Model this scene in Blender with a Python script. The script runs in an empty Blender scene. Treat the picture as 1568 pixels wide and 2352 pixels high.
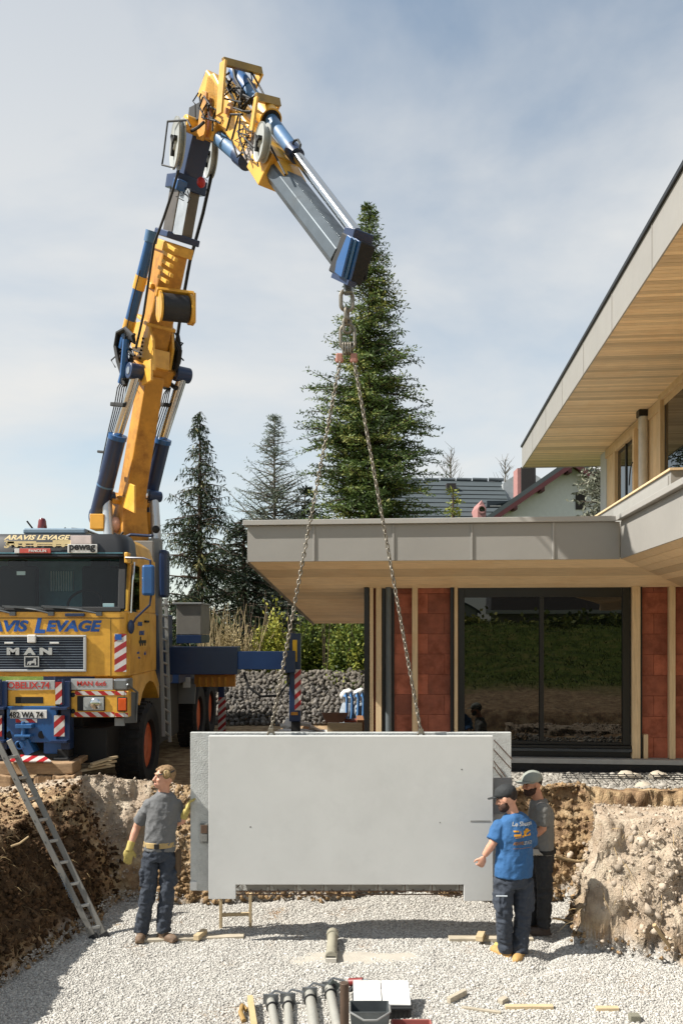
import bpy, bmesh, math, random, numpy as np
from mathutils import Vector as V, Matrix as M, noise
random.seed(7); np.random.seed(7)
sc = bpy.context.scene
R = math.radians
# ---------------------------------------------------------------- camera, sky, sun, exposure
F, CX, HY, HC = 1900.0, 784.0, 1447.0, 3.16          # focal length in picture units, eye height above the pit floor
cam = bpy.data.cameras.new('camera'); cam_o = bpy.data.objects.new('camera', cam)
sc.collection.objects.link(cam_o); sc.camera = cam_o
cam.sensor_fit = 'HORIZONTAL'; cam.sensor_width = 36; cam.lens = 36 * F / 1568
cam.shift_y = (HY - 1176) / 1568; cam.clip_end = 3000; cam.clip_start = 0.05
cam_o.location = (0, 0, HC); cam_o.rotation_euler = (R(90), 0, 0)
SUN_EL, SUN_AZ = 47.0, 12.5                            # light travels to +X, turned this far to +Y
sd = V((math.cos(R(SUN_AZ)) * math.cos(R(SUN_EL)), math.sin(R(SUN_AZ)) * math.cos(R(SUN_EL)), -math.sin(R(SUN_EL))))
sun = bpy.data.lights.new('sun', 'SUN'); sun.energy = 5.0; sun.angle = R(0.5); sun.color = (1, .95, .87)
sun_o = bpy.data.objects.new('sun', sun); sc.collection.objects.link(sun_o)
sun_o.rotation_euler = sd.to_track_quat('-Z', 'Y').to_euler(); sun_o.location = (-30, -10, 40)
w = bpy.data.worlds.new('World'); sc.world = w; w.use_nodes = True
nt = w.node_tree; nt.nodes.clear(); N = nt.nodes.new; L = nt.links.new
sky = N('ShaderNodeTexSky'); sky.sky_type = 'NISHITA'; sky.sun_disc = False
sky.sun_elevation = R(SUN_EL); sky.sun_rotation = math.atan2(-sd.x, -sd.y); sky.air_density = 1.0; sky.dust_density = .6; sky.ozone_density = 1.0; sky.altitude = 600
tc = N('ShaderNodeTexCoord'); mp = N('ShaderNodeMapping'); mp.inputs['Scale'].default_value = (1.5, 1.2, 3.0); mp.inputs['Location'].default_value = (2.438, -.838, -2.476)
L(tc.outputs['Generated'], mp.inputs['Vector'])
n1 = N('ShaderNodeTexNoise'); n1.inputs['Scale'].default_value = 1.0; n1.inputs['Detail'].default_value = 7; n1.inputs['Roughness'].default_value = .52; n1.inputs['Distortion'].default_value = .35
L(mp.outputs[0], n1.inputs['Vector'])
cr = N('ShaderNodeValToRGB'); cr.color_ramp.elements[0].position = .40; cr.color_ramp.elements[1].position = .60
cr.color_ramp.elements[0].color = (.0, .0, .0, 1); cr.color_ramp.elements[1].color = (1, 1, 1, 1)
L(n1.outputs['Fac'], cr.inputs[0])
mx = N('ShaderNodeMixRGB'); mx.inputs[2].default_value = (4.95, 4.95, 4.85, 1)
sx_ = N('ShaderNodeSeparateXYZ'); L(tc.outputs['Generated'], sx_.inputs[0])
ha = N('ShaderNodeMapRange'); ha.inputs[1].default_value = .05; ha.inputs[2].default_value = .62; ha.inputs[3].default_value = .66; ha.inputs[4].default_value = .04; L(sx_.outputs[2], ha.inputs[0])
am = N('ShaderNodeMath'); am.operation = 'MULTIPLY_ADD'; am.use_clamp = True; am.inputs[1].default_value = .6; L(cr.outputs[0], am.inputs[0]); L(ha.outputs[0], am.inputs[2])
L(am.outputs[0], mx.inputs[0]); tn = N('ShaderNodeMixRGB'); tn.blend_type = 'MULTIPLY'; tn.inputs[0].default_value = 1; tn.inputs[2].default_value = (.98, 1.06, .96, 1); L(sky.outputs[0], tn.inputs[1]); L(tn.outputs[0], mx.inputs[1])
bg = N('ShaderNodeBackground'); bg.inputs['Strength'].default_value = .098; L(mx.outputs[0], bg.inputs['Color'])
wo = N('ShaderNodeOutputWorld'); L(bg.outputs[0], wo.inputs['Surface'])
sc.view_settings.view_transform = 'Standard'; sc.view_settings.look = 'None'; sc.view_settings.gamma = 1; sc.view_settings.exposure = 0.78
sc.view_settings.use_curve_mapping = False
sc.render.engine = 'CYCLES'; sc.cycles.max_bounces = 8; sc.cycles.transparent_max_bounces = 12
try: sc.cycles.use_denoising = True
except Exception: pass

# ---------------------------------------------------------------- helpers
def P(x, y, Y): return V(((x - CX) / F * Y, Y, HC - (y - HY) / F * Y))
def lin(h):
    h = h.lstrip('#'); o = []
    for i in (0, 2, 4):
        c = int(h[i:i+2], 16) / 255; o.append(c / 12.92 if c <= .04045 else ((c + .055) / 1.055) ** 2.4)
    return tuple(o)
MATS = {}
def mat(name, col, rough=.6, metal=0, var=.15, scale=6, bump=0, bscale=50, rand=0, dirt=None, dirtamt=.5, dscale=3, spec=.5, aniso=None, coat=0, attr=None):
    """procedural material: colour with two octave noise, optional dirt patches, bump, per-object or per-piece variation"""
    if name in MATS: return MATS[name]
    m = bpy.data.materials.new(name); m.use_nodes = True; t = m.node_tree; t.nodes.clear(); n = t.nodes.new; l = t.links.new
    if isinstance(col, str): col = tuple(.88 * q for q in lin(col))
    out = n('ShaderNodeOutputMaterial'); b = n('ShaderNodeBsdfPrincipled'); l(b.outputs[0], out.inputs[0])
    b.inputs['Roughness'].default_value = rough; b.inputs['Metallic'].default_value = metal; b.inputs['Specular IOR Level'].default_value = spec
    if coat: b.inputs['Coat Weight'].default_value = coat; b.inputs['Coat Roughness'].default_value = .08
    g = n('ShaderNodeNewGeometry'); pos = g.outputs['Position']
    if aniso:
        mm = n('ShaderNodeMapping'); mm.inputs['Scale'].default_value = aniso; l(pos, mm.inputs[0]); pos = mm.outputs[0]
        if rand:
            oi = n('ShaderNodeObjectInfo'); ad = n('ShaderNodeVectorMath'); ad.operation = 'ADD'
            sm = n('ShaderNodeVectorMath'); sm.operation = 'SCALE'; sm.inputs[0].default_value = (37, 91, 53); l(oi.outputs['Random'], sm.inputs['Scale'])
            l(pos, ad.inputs[0]); l(sm.outputs[0], ad.inputs[1]); pos = ad.outputs[0]
    nz = n('ShaderNodeTexNoise'); nz.inputs['Scale'].default_value = scale; nz.inputs['Detail'].default_value = 6; nz.inputs['Roughness'].default_value = .6; l(pos, nz.inputs['Vector'])
    mr = n('ShaderNodeMapRange'); mr.inputs[1].default_value = .3; mr.inputs[2].default_value = .7; mr.inputs[3].default_value = 1 - var; mr.inputs[4].default_value = 1 + var; l(nz.outputs['Fac'], mr.inputs[0])
    val = mr.outputs[0]
    if rand or attr:
        if attr: oi = n('ShaderNodeAttribute'); oi.attribute_name = attr; rv = oi.outputs['Fac']
        else: oi = n('ShaderNodeObjectInfo'); rv = oi.outputs['Random']
        m2 = n('ShaderNodeMapRange'); m2.inputs[3].default_value = 1 - (rand or .3); m2.inputs[4].default_value = 1 + (rand or .3); l(rv, m2.inputs[0])
        mu = n('ShaderNodeMath'); mu.operation = 'MULTIPLY'; l(val, mu.inputs[0]); l(m2.outputs[0], mu.inputs[1]); val = mu.outputs[0]
    vm = n('ShaderNodeVectorMath'); vm.operation = 'SCALE'; vm.inputs[0].default_value = col; l(val, vm.inputs['Scale']); c = vm.outputs[0]
    if dirt is not None:
        if isinstance(dirt, str): dirt = lin(dirt)
        nd = n('ShaderNodeTexNoise'); nd.inputs['Scale'].default_value = dscale; nd.inputs['Detail'].default_value = 9; nd.inputs['Roughness'].default_value = .68; l(g.outputs['Position'], nd.inputs['Vector'])
        rp = n('ShaderNodeMapRange'); rp.inputs[1].default_value = .48; rp.inputs[2].default_value = .72; rp.inputs[4].default_value = dirtamt; l(nd.outputs['Fac'], rp.inputs[0])
        mi = n('ShaderNodeMixRGB'); mi.inputs[2].default_value = (*dirt, 1); l(rp.outputs[0], mi.inputs[0]); l(c, mi.inputs[1]); c = mi.outputs[0]
        ra = n('ShaderNodeMapRange'); ra.inputs[3].default_value = rough; ra.inputs[4].default_value = min(1, rough + .3); l(rp.outputs[0], ra.inputs[0]); l(ra.outputs[0], b.inputs['Roughness'])
    l(c, b.inputs['Base Color'])
    if bump:
        nb = n('ShaderNodeTexNoise'); nb.inputs['Scale'].default_value = bscale; nb.inputs['Detail'].default_value = 5; l(pos, nb.inputs['Vector'])
        bp = n('ShaderNodeBump'); bp.inputs['Strength'].default_value = bump; bp.inputs['Distance'].default_value = .02; l(nb.outputs['Fac'], bp.inputs['Height']); l(bp.outputs[0], b.inputs['Normal'])
    MATS[name] = m; return m
def stripes(name, c1, c2, period, slope=1.0, off=0.0):
    """red and white hazard print: diagonal bands in the X-Z plane of the board"""
    m = bpy.data.materials.new(name); m.use_nodes = True; t = m.node_tree; n = t.nodes.new; l = t.links.new; b = t.nodes['Principled BSDF']
    g = n('ShaderNodeNewGeometry'); s = n('ShaderNodeSeparateXYZ'); l(g.outputs['Position'], s.inputs[0])
    a = n('ShaderNodeMath'); a.operation = 'MULTIPLY_ADD'; a.inputs[1].default_value = slope; l(s.outputs[0], a.inputs[0]); l(s.outputs[2], a.inputs[2])
    d = n('ShaderNodeMath'); d.operation = 'MULTIPLY_ADD'; d.inputs[1].default_value = 1 / period; d.inputs[2].default_value = off + 100; l(a.outputs[0], d.inputs[0])
    f = n('ShaderNodeMath'); f.operation = 'FRACT'; l(d.outputs[0], f.inputs[0])
    k = n('ShaderNodeMath'); k.operation = 'GREATER_THAN'; k.inputs[1].default_value = .5; l(f.outputs[0], k.inputs[0])
    nz = n('ShaderNodeTexNoise'); nz.inputs['Scale'].default_value = 14; nz.inputs['Detail'].default_value = 6; l(g.outputs['Position'], nz.inputs['Vector'])
    mi = n('ShaderNodeMixRGB'); mi.inputs[1].default_value = (*lin(c1), 1); mi.inputs[2].default_value = (*lin(c2), 1); l(k.outputs[0], mi.inputs[0])
    mu = n('ShaderNodeMixRGB'); mu.blend_type = 'MULTIPLY'; mu.inputs[0].default_value = .5; l(mi.outputs[0], mu.inputs[1]); l(nz.outputs['Fac'], mu.inputs[2])
    l(mu.outputs[0], b.inputs['Base Color']); b.inputs['Roughness'].default_value = .4
    return m
WL = {}
col = sc.collection
def wl(o): return WL.get(o.name, V((0, 0, 0)))
def link(name, me, c, parent=None):
    o = bpy.data.objects.new(name, me); col.objects.link(o)
    WL[o.name] = c.copy()
    if parent is not None: o.parent = parent; o.location = c - wl(parent)
    else: o.location = c
    return o
def empty(name, loc, label, cat, group=None):
    o = link(name, None, V(loc)); o.empty_display_size = .2; return tag(o, label, cat, group)
def tag(o, label=None, cat=None, group=None, kind=None):
    if label: o['label'] = label
    if cat: o['category'] = cat
    if group: o['group'] = group
    if kind: o['kind'] = kind
    return o
def frame(d, up=V((0, 0, 1))):
    d = d.normalized()
    if abs(d.dot(up)) > .98: up = V((0, 1, 0))
    s = d.cross(up).normalized(); return d, s, s.cross(d)
class MB:
    def __init__(s): s.v = []; s.f = []
    def add(s, vs, fs):
        k = len(s.v); s.v += [V(q) for q in vs]; s.f += [tuple(i + k for i in f) for f in fs]; return s
    def box(s, c, sz, Rm=None):
        c = V(c); x, y, z = sz[0] / 2, sz[1] / 2, sz[2] / 2
        vs = [V((a, b, d)) for a in (-x, x) for b in (-y, y) for d in (-z, z)]
        if Rm is not None: vs = [Rm @ q for q in vs]
        return s.add([q + c for q in vs], [(0, 1, 3, 2), (4, 6, 7, 5), (0, 4, 5, 1), (2, 3, 7, 6), (0, 2, 6, 4), (1, 5, 7, 3)])
    def bx(s, x0, x1, y0, y1, z0, z1): return s.box(((x0+x1)/2, (y0+y1)/2, (z0+z1)/2), (abs(x1-x0), abs(y1-y0), abs(z1-z0)))
    def prism(s, pts, vec):
        pts = [V(p) for p in pts]; vec = V(vec); n = len(pts)
        fs = [tuple(range(n - 1, -1, -1)), tuple(range(n, 2 * n))] + [(i, (i + 1) % n, (i + 1) % n + n, i + n) for i in range(n)]
        return s.add(pts + [p + vec for p in pts], fs)
    def ext(s, p0, p1, prof, up=V((0, 0, 1)), prof1=None):
        p0, p1 = V(p0), V(p1); d, sd_, u = frame(p1 - p0, up); n = len(prof); q1 = prof1 or prof
        vs = [p0 + sd_ * a + u * b for a, b in prof] + [p1 + sd_ * a + u * b for a, b in q1]
        return s.add(vs, [tuple(range(n - 1, -1, -1)), tuple(range(n, 2 * n))] + [(i, (i + 1) % n, (i + 1) % n + n, i + n) for i in range(n)])
    def bar(s, p0, p1, w, h, up=V((0, 0, 1)), w1=None, h1=None):
        a, b = w / 2, h / 2; c, d = (w1 or w) / 2, (h1 or h) / 2
        return s.ext(p0, p1, [(-a, -b), (a, -b), (a, b), (-a, b)], up, [(-c, -d), (c, -d), (c, d), (-c, d)])
    def hexbar(s, p0, p1, w, h, ch, up):
        a, b = w / 2, h / 2
        return s.ext(p0, p1, [(-a, b), (-a, -b + ch), (-a + ch, -b), (a - ch, -b), (a, -b + ch), (a, b)], up)
    def tube(s, pts, r, n=8, cap=True, sx=1.0, up=V((0, 0, 1))):
        pts = [V(p) for p in pts]; m = len(pts); rs = r if isinstance(r, (list, tuple)) else [r] * m
        k = len(s.v); pu = None
        for i, p in enumerate(pts):
            d = (pts[min(i + 1, m - 1)] - pts[max(i - 1, 0)])
            if d.length < 1e-9: d = V((0, 0, 1))
            if pu is None: d, a, u = frame(d, up)
            else:
                d.normalize(); a = d.cross(pu)
                if a.length < 1e-6: d, a, u = frame(d)
                a.normalize(); u = a.cross(d)
            pu = u; rr = rs[i]; ra, rb = rr if isinstance(rr, (list, tuple)) else (rr, rr)
            for j in range(n):
                t = 2 * math.pi * j / n; s.v.append(p + a * (math.cos(t) * ra) + u * (math.sin(t) * rb))
        for i in range(m - 1):
            for j in range(n):
                q = k + i * n; s.f.append((q + j, q + (j + 1) % n, q + n + (j + 1) % n, q + n + j))
        if cap: s.f.append(tuple(k + j for j in range(n - 1, -1, -1))); s.f.append(tuple(k + (m - 1) * n + j for j in range(n)))
        return s
    def cyl(s, p0, p1, r, r1=None, n=16): return s.tube([p0, p1], [r, r1 if r1 is not None else r], n)
    def ring(s, c, ax, r, t, n=20, m=6):
        d, a, u = frame(V(ax)); k = len(s.v); c = V(c)
        for i in range(n):
            th = 2 * math.pi * i / n; e = a * math.cos(th) + u * math.sin(th)
            for j in range(m): ph = 2 * math.pi * j / m; s.v.append(c + e * (r + t * math.cos(ph)) + d * (t * math.sin(ph)))
        for i in range(n):
            for j in range(m): s.f.append((k + i * m + j, k + ((i + 1) % n) * m + j, k + ((i + 1) % n) * m + (j + 1) % m, k + i * m + (j + 1) % m))
        return s
    def ell(s, c, r, Rm=None, n=12, m=8):
        c = V(c); k = len(s.v); r = r if isinstance(r, (tuple, list)) else (r, r, r)
        pts = [V((0, 0, -1))]
        for i in range(1, m):
            ph = -math.pi / 2 + math.pi * i / m
            for j in range(n): th = 2 * math.pi * j / n; pts.append(V((math.cos(ph) * math.cos(th), math.cos(ph) * math.sin(th), math.sin(ph))))
        pts.append(V((0, 0, 1)))
        for p in pts:
            q = V((p.x * r[0], p.y * r[1], p.z * r[2])); s.v.append(c + (Rm @ q if Rm is not None else q))
        e = k + len(pts) - 1
        for j in range(n):
            s.f.append((k, k + 1 + (j + 1) % n, k + 1 + j)); q = k + 1 + (m - 2) * n; s.f.append((e, q + j, q + (j + 1) % n))
        for i in range(m - 2):
            q = k + 1 + i * n
            for j in range(n): s.f.append((q + j, q + (j + 1) % n, q + n + (j + 1) % n, q + n + j))
        return s
    def lathe(s, c, ax, prof, n=24):
        """prof: list of (radius, distance along axis)"""
        d, a, u = frame(V(ax)); c = V(c); k = len(s.v); m = len(prof)
        for r, h in prof:
            for j in range(n): t = 2 * math.pi * j / n; s.v.append(c + d * h + (a * math.cos(t) + u * math.sin(t)) * max(r, 1e-4))
        for i in range(m - 1):
            for j in range(n): q = k + i * n; s.f.append((q + j, q + n + j, q + n + (j + 1) % n, q + (j + 1) % n))
        s.f.append(tuple(k + j for j in range(n))); s.f.append(tuple(k + (m - 1) * n + j for j in range(n - 1, -1, -1)))
        return s
    def lump(s, c, r, jag=.25, Rm=None, seed=0):
        bm = bmesh.new(); bmesh.ops.create_icosphere(bm, subdivisions=2, radius=1); k = len(s.v); rng = random.Random(seed); off = V((rng.random() * 50,) * 3)
        for q in bm.verts:
            d = 1 + jag * 2 * noise.noise(q.co * 1.3 + off) + jag * noise.noise(q.co * 3.1 + off)
            e = V((q.co.x * r[0] * d, q.co.y * r[1] * d, q.co.z * r[2] * d)); s.v.append(V(c) + (Rm @ e if Rm is not None else e))
        s.f += [tuple(k + a.index for a in f.verts) for f in bm.faces]; bm.free(); return s
    def build(s, name, m, parent=None, bevel=0, smooth=False, sharp=35, fix=True):
        me = bpy.data.meshes.new(name)
        n = len(s.v); lo = V([min(q[i] for q in s.v) for i in range(3)]); hi = V([max(q[i] for q in s.v) for i in range(3)])
        c = (lo + hi) / 2
        if parent is None: c.z = lo.z
        me.from_pydata([q - c for q in s.v], [], s.f); me.materials.append(m)
        if fix:
            bm = bmesh.new(); bm.from_mesh(me); bmesh.ops.recalc_face_normals(bm, faces=bm.faces); bm.to_mesh(me); bm.free()
        if smooth:
            me.polygons.foreach_set('use_smooth', [True] * len(me.polygons))
            if sharp:
                try: me.set_sharp_from_angle(angle=R(sharp))
                except Exception: pass
        o = link(name, me, c, parent)
        if bevel:
            b = o.modifiers.new('bevel', 'BEVEL'); b.width = bevel; b.segments = 2; b.limit_method = 'ANGLE'; b.angle_limit = R(40)
        return o
def text(name, body, m, parent, loc, right, up, height, width=None, depth=.004, bold=.0, shear=0, align='CENTER', fix_base=True):
    """flat lettering as a thin mesh lying on a surface spanned by right and up"""
    cu = bpy.data.curves.new('t', 'FONT'); cu.body = body; cu.size = 1; cu.extrude = .5; cu.offset = bold; cu.shear = shear; cu.resolution_u = 3
    o = bpy.data.objects.new('t', cu); col.objects.link(o); dg = bpy.context.evaluated_depsgraph_get(); dg.update()
    me = bpy.data.meshes.new_from_object(o.evaluated_get(dg)); bpy.data.objects.remove(o)
    a = np.empty(len(me.vertices) * 3); me.vertices.foreach_get('co', a); a = a.reshape(-1, 3)
    lo, hi = a.min(0), a.max(0); kx = height / (hi[1] - lo[1]); ky = kx
    if width: kx = width / (hi[0] - lo[0])
    right = V(right).normalized(); up = V(up).normalized(); nn = right.cross(up)
    cxm = (lo[0] + hi[0]) / 2 if align == 'CENTER' else lo[0]
    q = [V(loc) + right * ((x - cxm) * kx) + up * ((y - (lo[1] + hi[1]) / 2) * ky) + nn * (z * depth) for x, y, z in a]
    c = sum(q, V((0, 0, 0))) / len(q); me.vertices.foreach_set('co', [k for p in q for k in (p - c)]); me.update()
    me.materials.clear(); me.materials.append(m)
    return link(name, me, c, parent)
def mass(name, verts, faces, m, parent=None, kind=None, attr=None, smooth=False):
    """fast mesh from numpy arrays; faces is an (n,k) int array"""
    me = bpy.data.meshes.new(name); verts = np.asarray(verts, dtype=np.float32); faces = np.asarray(faces, dtype=np.int32)
    lo, hi = verts.min(0), verts.max(0); c = V(((lo + hi) / 2).tolist())
    if parent is None: c.z = float(lo[2])
    verts = verts - np.array(c, dtype=np.float32)
    k = faces.shape[1]; me.vertices.add(len(verts)); me.vertices.foreach_set('co', verts.ravel())
    me.loops.add(faces.size); me.loops.foreach_set('vertex_index', faces.ravel())
    me.polygons.add(len(faces)); me.polygons.foreach_set('loop_start', np.arange(0, faces.size, k, dtype=np.int32))
    try: me.polygons.foreach_set('loop_total', np.full(len(faces), k, dtype=np.int32))
    except Exception: pass
    if smooth: me.polygons.foreach_set('use_smooth', np.ones(len(faces), dtype=bool))
    me.update(calc_edges=True); me.validate()
    if attr is not None:
        at = me.attributes.new('rnd', 'FLOAT', 'POINT'); at.data.foreach_set('value', np.asarray(attr, dtype=np.float32))
    me.materials.append(m); o = link(name, me, c, parent)
    if kind: o['kind'] = kind
    return o
def ico(sub=1):
    bm = bmesh.new(); bmesh.ops.create_icosphere(bm, subdivisions=sub, radius=1)
    a = np.array([v.co[:] for v in bm.verts]); f = np.array([[v.index for v in g.verts] for g in bm.faces]); bm.free(); return a, f
def rotm(n):
    q = np.random.randn(n, 4); q /= np.linalg.norm(q, axis=1)[:, None]; a, b, c, d = q.T
    return np.stack([np.stack([1-2*(c*c+d*d), 2*(b*c-a*d), 2*(b*d+a*c)], -1), np.stack([2*(b*c+a*d), 1-2*(b*b+d*d), 2*(c*d-a*b)], -1), np.stack([2*(b*d-a*c), 2*(c*d+a*b), 1-2*(b*b+c*c)], -1)], 1)
def scatter(centres, radii, flat=(1, .75, .55), jag=.22, keep_up=False):
    """many small lumps as arrays: returns verts, faces, random value per vertex"""
    base, f = ico(1); n = len(centres); nv = len(base)
    sc_ = np.array(flat)[None, None] * radii[:, None, None] * (1 + np.random.uniform(-.25, .25, (n, 1, 3)))
    v = base[None] * (1 + np.random.uniform(-jag, jag, (n, nv, 1))) * sc_
    if keep_up:
        th = np.random.uniform(0, 6.283, n); c, s_ = np.cos(th), np.sin(th); Rm = np.zeros((n, 3, 3)); Rm[:, 0, 0] = c; Rm[:, 0, 1] = -s_; Rm[:, 1, 0] = s_; Rm[:, 1, 1] = c; Rm[:, 2, 2] = 1
    else: Rm = rotm(n)
    v = np.einsum('nij,nvj->nvi', Rm, v) + np.asarray(centres)[:, None]
    return v.reshape(-1, 3), (f[None] + (np.arange(n) * nv)[:, None, None]).reshape(-1, 3), np.repeat(np.random.rand(n), nv)
# ---------------------------------------------------------------- ground: one sheet with the pit dug into it
def sstep(a, b, x): t = np.clip((x - a) / (b - a), 0, 1); return t * t * (3 - 2 * t)
def vnoise(x, y, f, seed=0):
    """cheap smooth value noise on arrays"""
    x = x * f + seed * 17.3; y = y * f + seed * 9.1; xi, yi = np.floor(x), np.floor(y); fx, fy = x - xi, y - yi; fx = fx * fx * (3 - 2 * fx); fy = fy * fy * (3 - 2 * fy)
    h = lambda a, b: np.modf(np.abs(np.sin(a * 127.1 + b * 311.7 + seed) * 43758.5453))[0]
    return (h(xi, yi) * (1 - fx) + h(xi + 1, yi) * fx) * (1 - fy) + (h(xi, yi + 1) * (1 - fx) + h(xi + 1, yi + 1) * fx) * fy - .5
def fbm(x, y, f, o=4, seed=0): return sum(vnoise(x, y, f * 2 ** i, seed + i) * .5 ** i for i in range(o))
def hf(x, y):
    """height of the terrain and masks (bank steepness, 0 gravel .. 1 soil)"""
    wob = fbm(x, y, 1.3, 4, 3) * .35
    yb = 9.50 + wob * .6 + .05 * sstep(.2, 3, x)                       # foot of the back wall
    hb = np.clip((y - yb) / (.34 + .25 * sstep(-1.5, -2.6, x)), 0, 1)
    xl = np.interp(y, [4, 7.1, 7.7, 8.55, 9.8, 11], [-3.5, -3.0, -2.86, -2.68, -2.64, -2.6]) + wob * .35
    wl_ = np.interp(y, [4, 7.5, 9.2, 9.8], [.8, .8, .85, .5])
    hl = np.clip((xl - x) / wl_, 0, 1); hl = hl ** .8
    yf = np.interp(x, [1.9, 2.25, 2.6, 3.2, 4.6, 8], [9.6, 8.3, 8.0, 7.72, 7.45, 7.2]) + wob * .5
    xm = np.interp(y, [7, 8.2, 9.0, 10], [2.45, 2.36, 2.50, 2.6]) + wob * .25
    hm = np.minimum(np.clip((y - yf) / .48, 0, 1) ** .75, np.clip((x - xm) / .30, 0, 1) ** .8)
    hm = np.clip(hm, 0, 1) * (.5 + .5 * np.clip((9.28 + wob * .3 - y) / .22, 0, 1))
    hfr = np.clip((4.2 - y) / .6, 0, 1)
    hside = np.clip((x - 6.5) / .8, 0, 1)
    shade_heap = .95 * np.exp(-((x + 4.5) / .75) ** 2 - ((y - 6.3) / 1.1) ** 2)          # unseen heap added left of the pit to shadow the gravel
    h = np.maximum.reduce([hb, hl, hm, hfr, hside])
    top = 1.02 + .22 * np.exp(-((y - 10.0) / .55) ** 2) + .10 * np.exp(-((x + 3.3) / 1.0) ** 2) * (y < 10.5) + fbm(x, y, .9, 3, 5) * .12 * sstep(12, 10.2, y) + fbm(x, y, 5, 3, 5) * .05 * sstep(12, 10.2, y)
    top = np.where((x > 2) & (y > 7) & (y < 9.45), 1.22 + fbm(x, y, 2.5, 4, 2) * .10, top)
    top = np.where(y > 10.3, top * (1 - sstep(10.3, 11.2, y)) + (.93 + .1 * sstep(-.5, 2.5, x) * sstep(14, 12, y)) * sstep(10.3, 11.2, y), top)
    heap = .10 * np.exp(-((x - .55) / 1.25) ** 2 - ((y - 9.5) / .4) ** 2) + .05 * fbm(x, y, .8, 3, 8) + .02 * fbm(x, y, 4, 3, 9)   # gravel heaped at the foot of the wall
    heap = heap - .05 * np.exp(-((x - (2.0 + (y - 8) * .35)) / .10) ** 2) * sstep(8.9, 8.5, y) * sstep(7.4, 7.7, y)
    z = heap * (1 - h) + top * h + shade_heap
    # garden terrace behind, slope behind the camera
    z = z + 1.05 * sstep(19.6, 20.6, y) * sstep(6, 3, x) + .03 * np.clip(y - 24, 0, 60)
    z = np.where(y < -4, z + 2.5 * sstep(-4, -19, y) + fbm(x, y, .5, 3, 1) * .3 * sstep(-4, -7, y), z)
    steep = np.clip(h, 0, 1) * np.clip(1.02 - h, 0, 1) * 4
    return z, h, hl, hm, hb, steep
def axis(parts): return np.unique(np.concatenate([np.arange(a, b, s) for a, b, s in parts]).round(4))
gx = axis([(-900, -100, 100), (-100, -20, 10), (-20, -5.2, .8), (-5.2, 5.2, .026), (5.2, 20, .8), (20, 100, 10), (100, 901, 100)])
gy = axis([(-900, -100, 100), (-100, -20, 8), (-20, 2.8, .6), (2.8, 6.3, .12), (6.3, 10.6, .026), (10.6, 13, .1), (13, 24, .3), (24, 100, 6), (100, 1601, 100)])
XX, YY = np.meshgrid(gx, gy); ZZ, HH, HL, HM, HB, ST = hf(XX, YY)
vx = np.stack([XX, YY, ZZ], -1).reshape(-1, 3).copy()
st = np.clip(ST.ravel(), 0, 1); gz, gxx = np.gradient(ZZ, gy, gx)
nx, ny = -gxx.ravel(), -gz.ravel(); ln = np.sqrt(nx * nx + ny * ny + 1)
steepn = np.clip(np.hypot(nx, ny) - .5, 0, 1.5) / 1.5
idx = np.where((steepn > .05) & (vx[:, 1] > 5) & (vx[:, 1] < 11) & (np.abs(vx[:, 0]) < 5.3))[0]
for i in idx:
    p = V(vx[i]); q = V((p.x, p.y, p.z))
    d = noise.fractal(q * 2.4, .9, 2.1, 4) * .11 + noise.fractal(q * 9 + V((5, 5, 5)), .8, 2, 4) * .05
    d += .035 * noise.noise(V((q.x * 7, q.y * 7, q.z * .9))) + .02 * noise.noise(V((q.x * 17, q.y * 17, q.z * 2)))
    d -= .05 * max(0, noise.noise(q * 5.5 + V((9, 2, 4)))) ** .5
    dd_ = (q - V((2.72, 7.95, .38))).length; d -= .26 * max(0, 1 - dd_ / .2)
    d *= min(1, steepn[i] * 2); vx[i] += np.array([nx[i], ny[i], .4]) / ln[i] * d
ny_, nx_ = len(gy), len(gx); ii = np.arange((ny_ - 1) * nx_).reshape(ny_ - 1, nx_)[:, :-1].ravel()
gf = np.stack([ii, ii + 1, ii + 1 + nx_, ii + nx_], -1)
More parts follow.
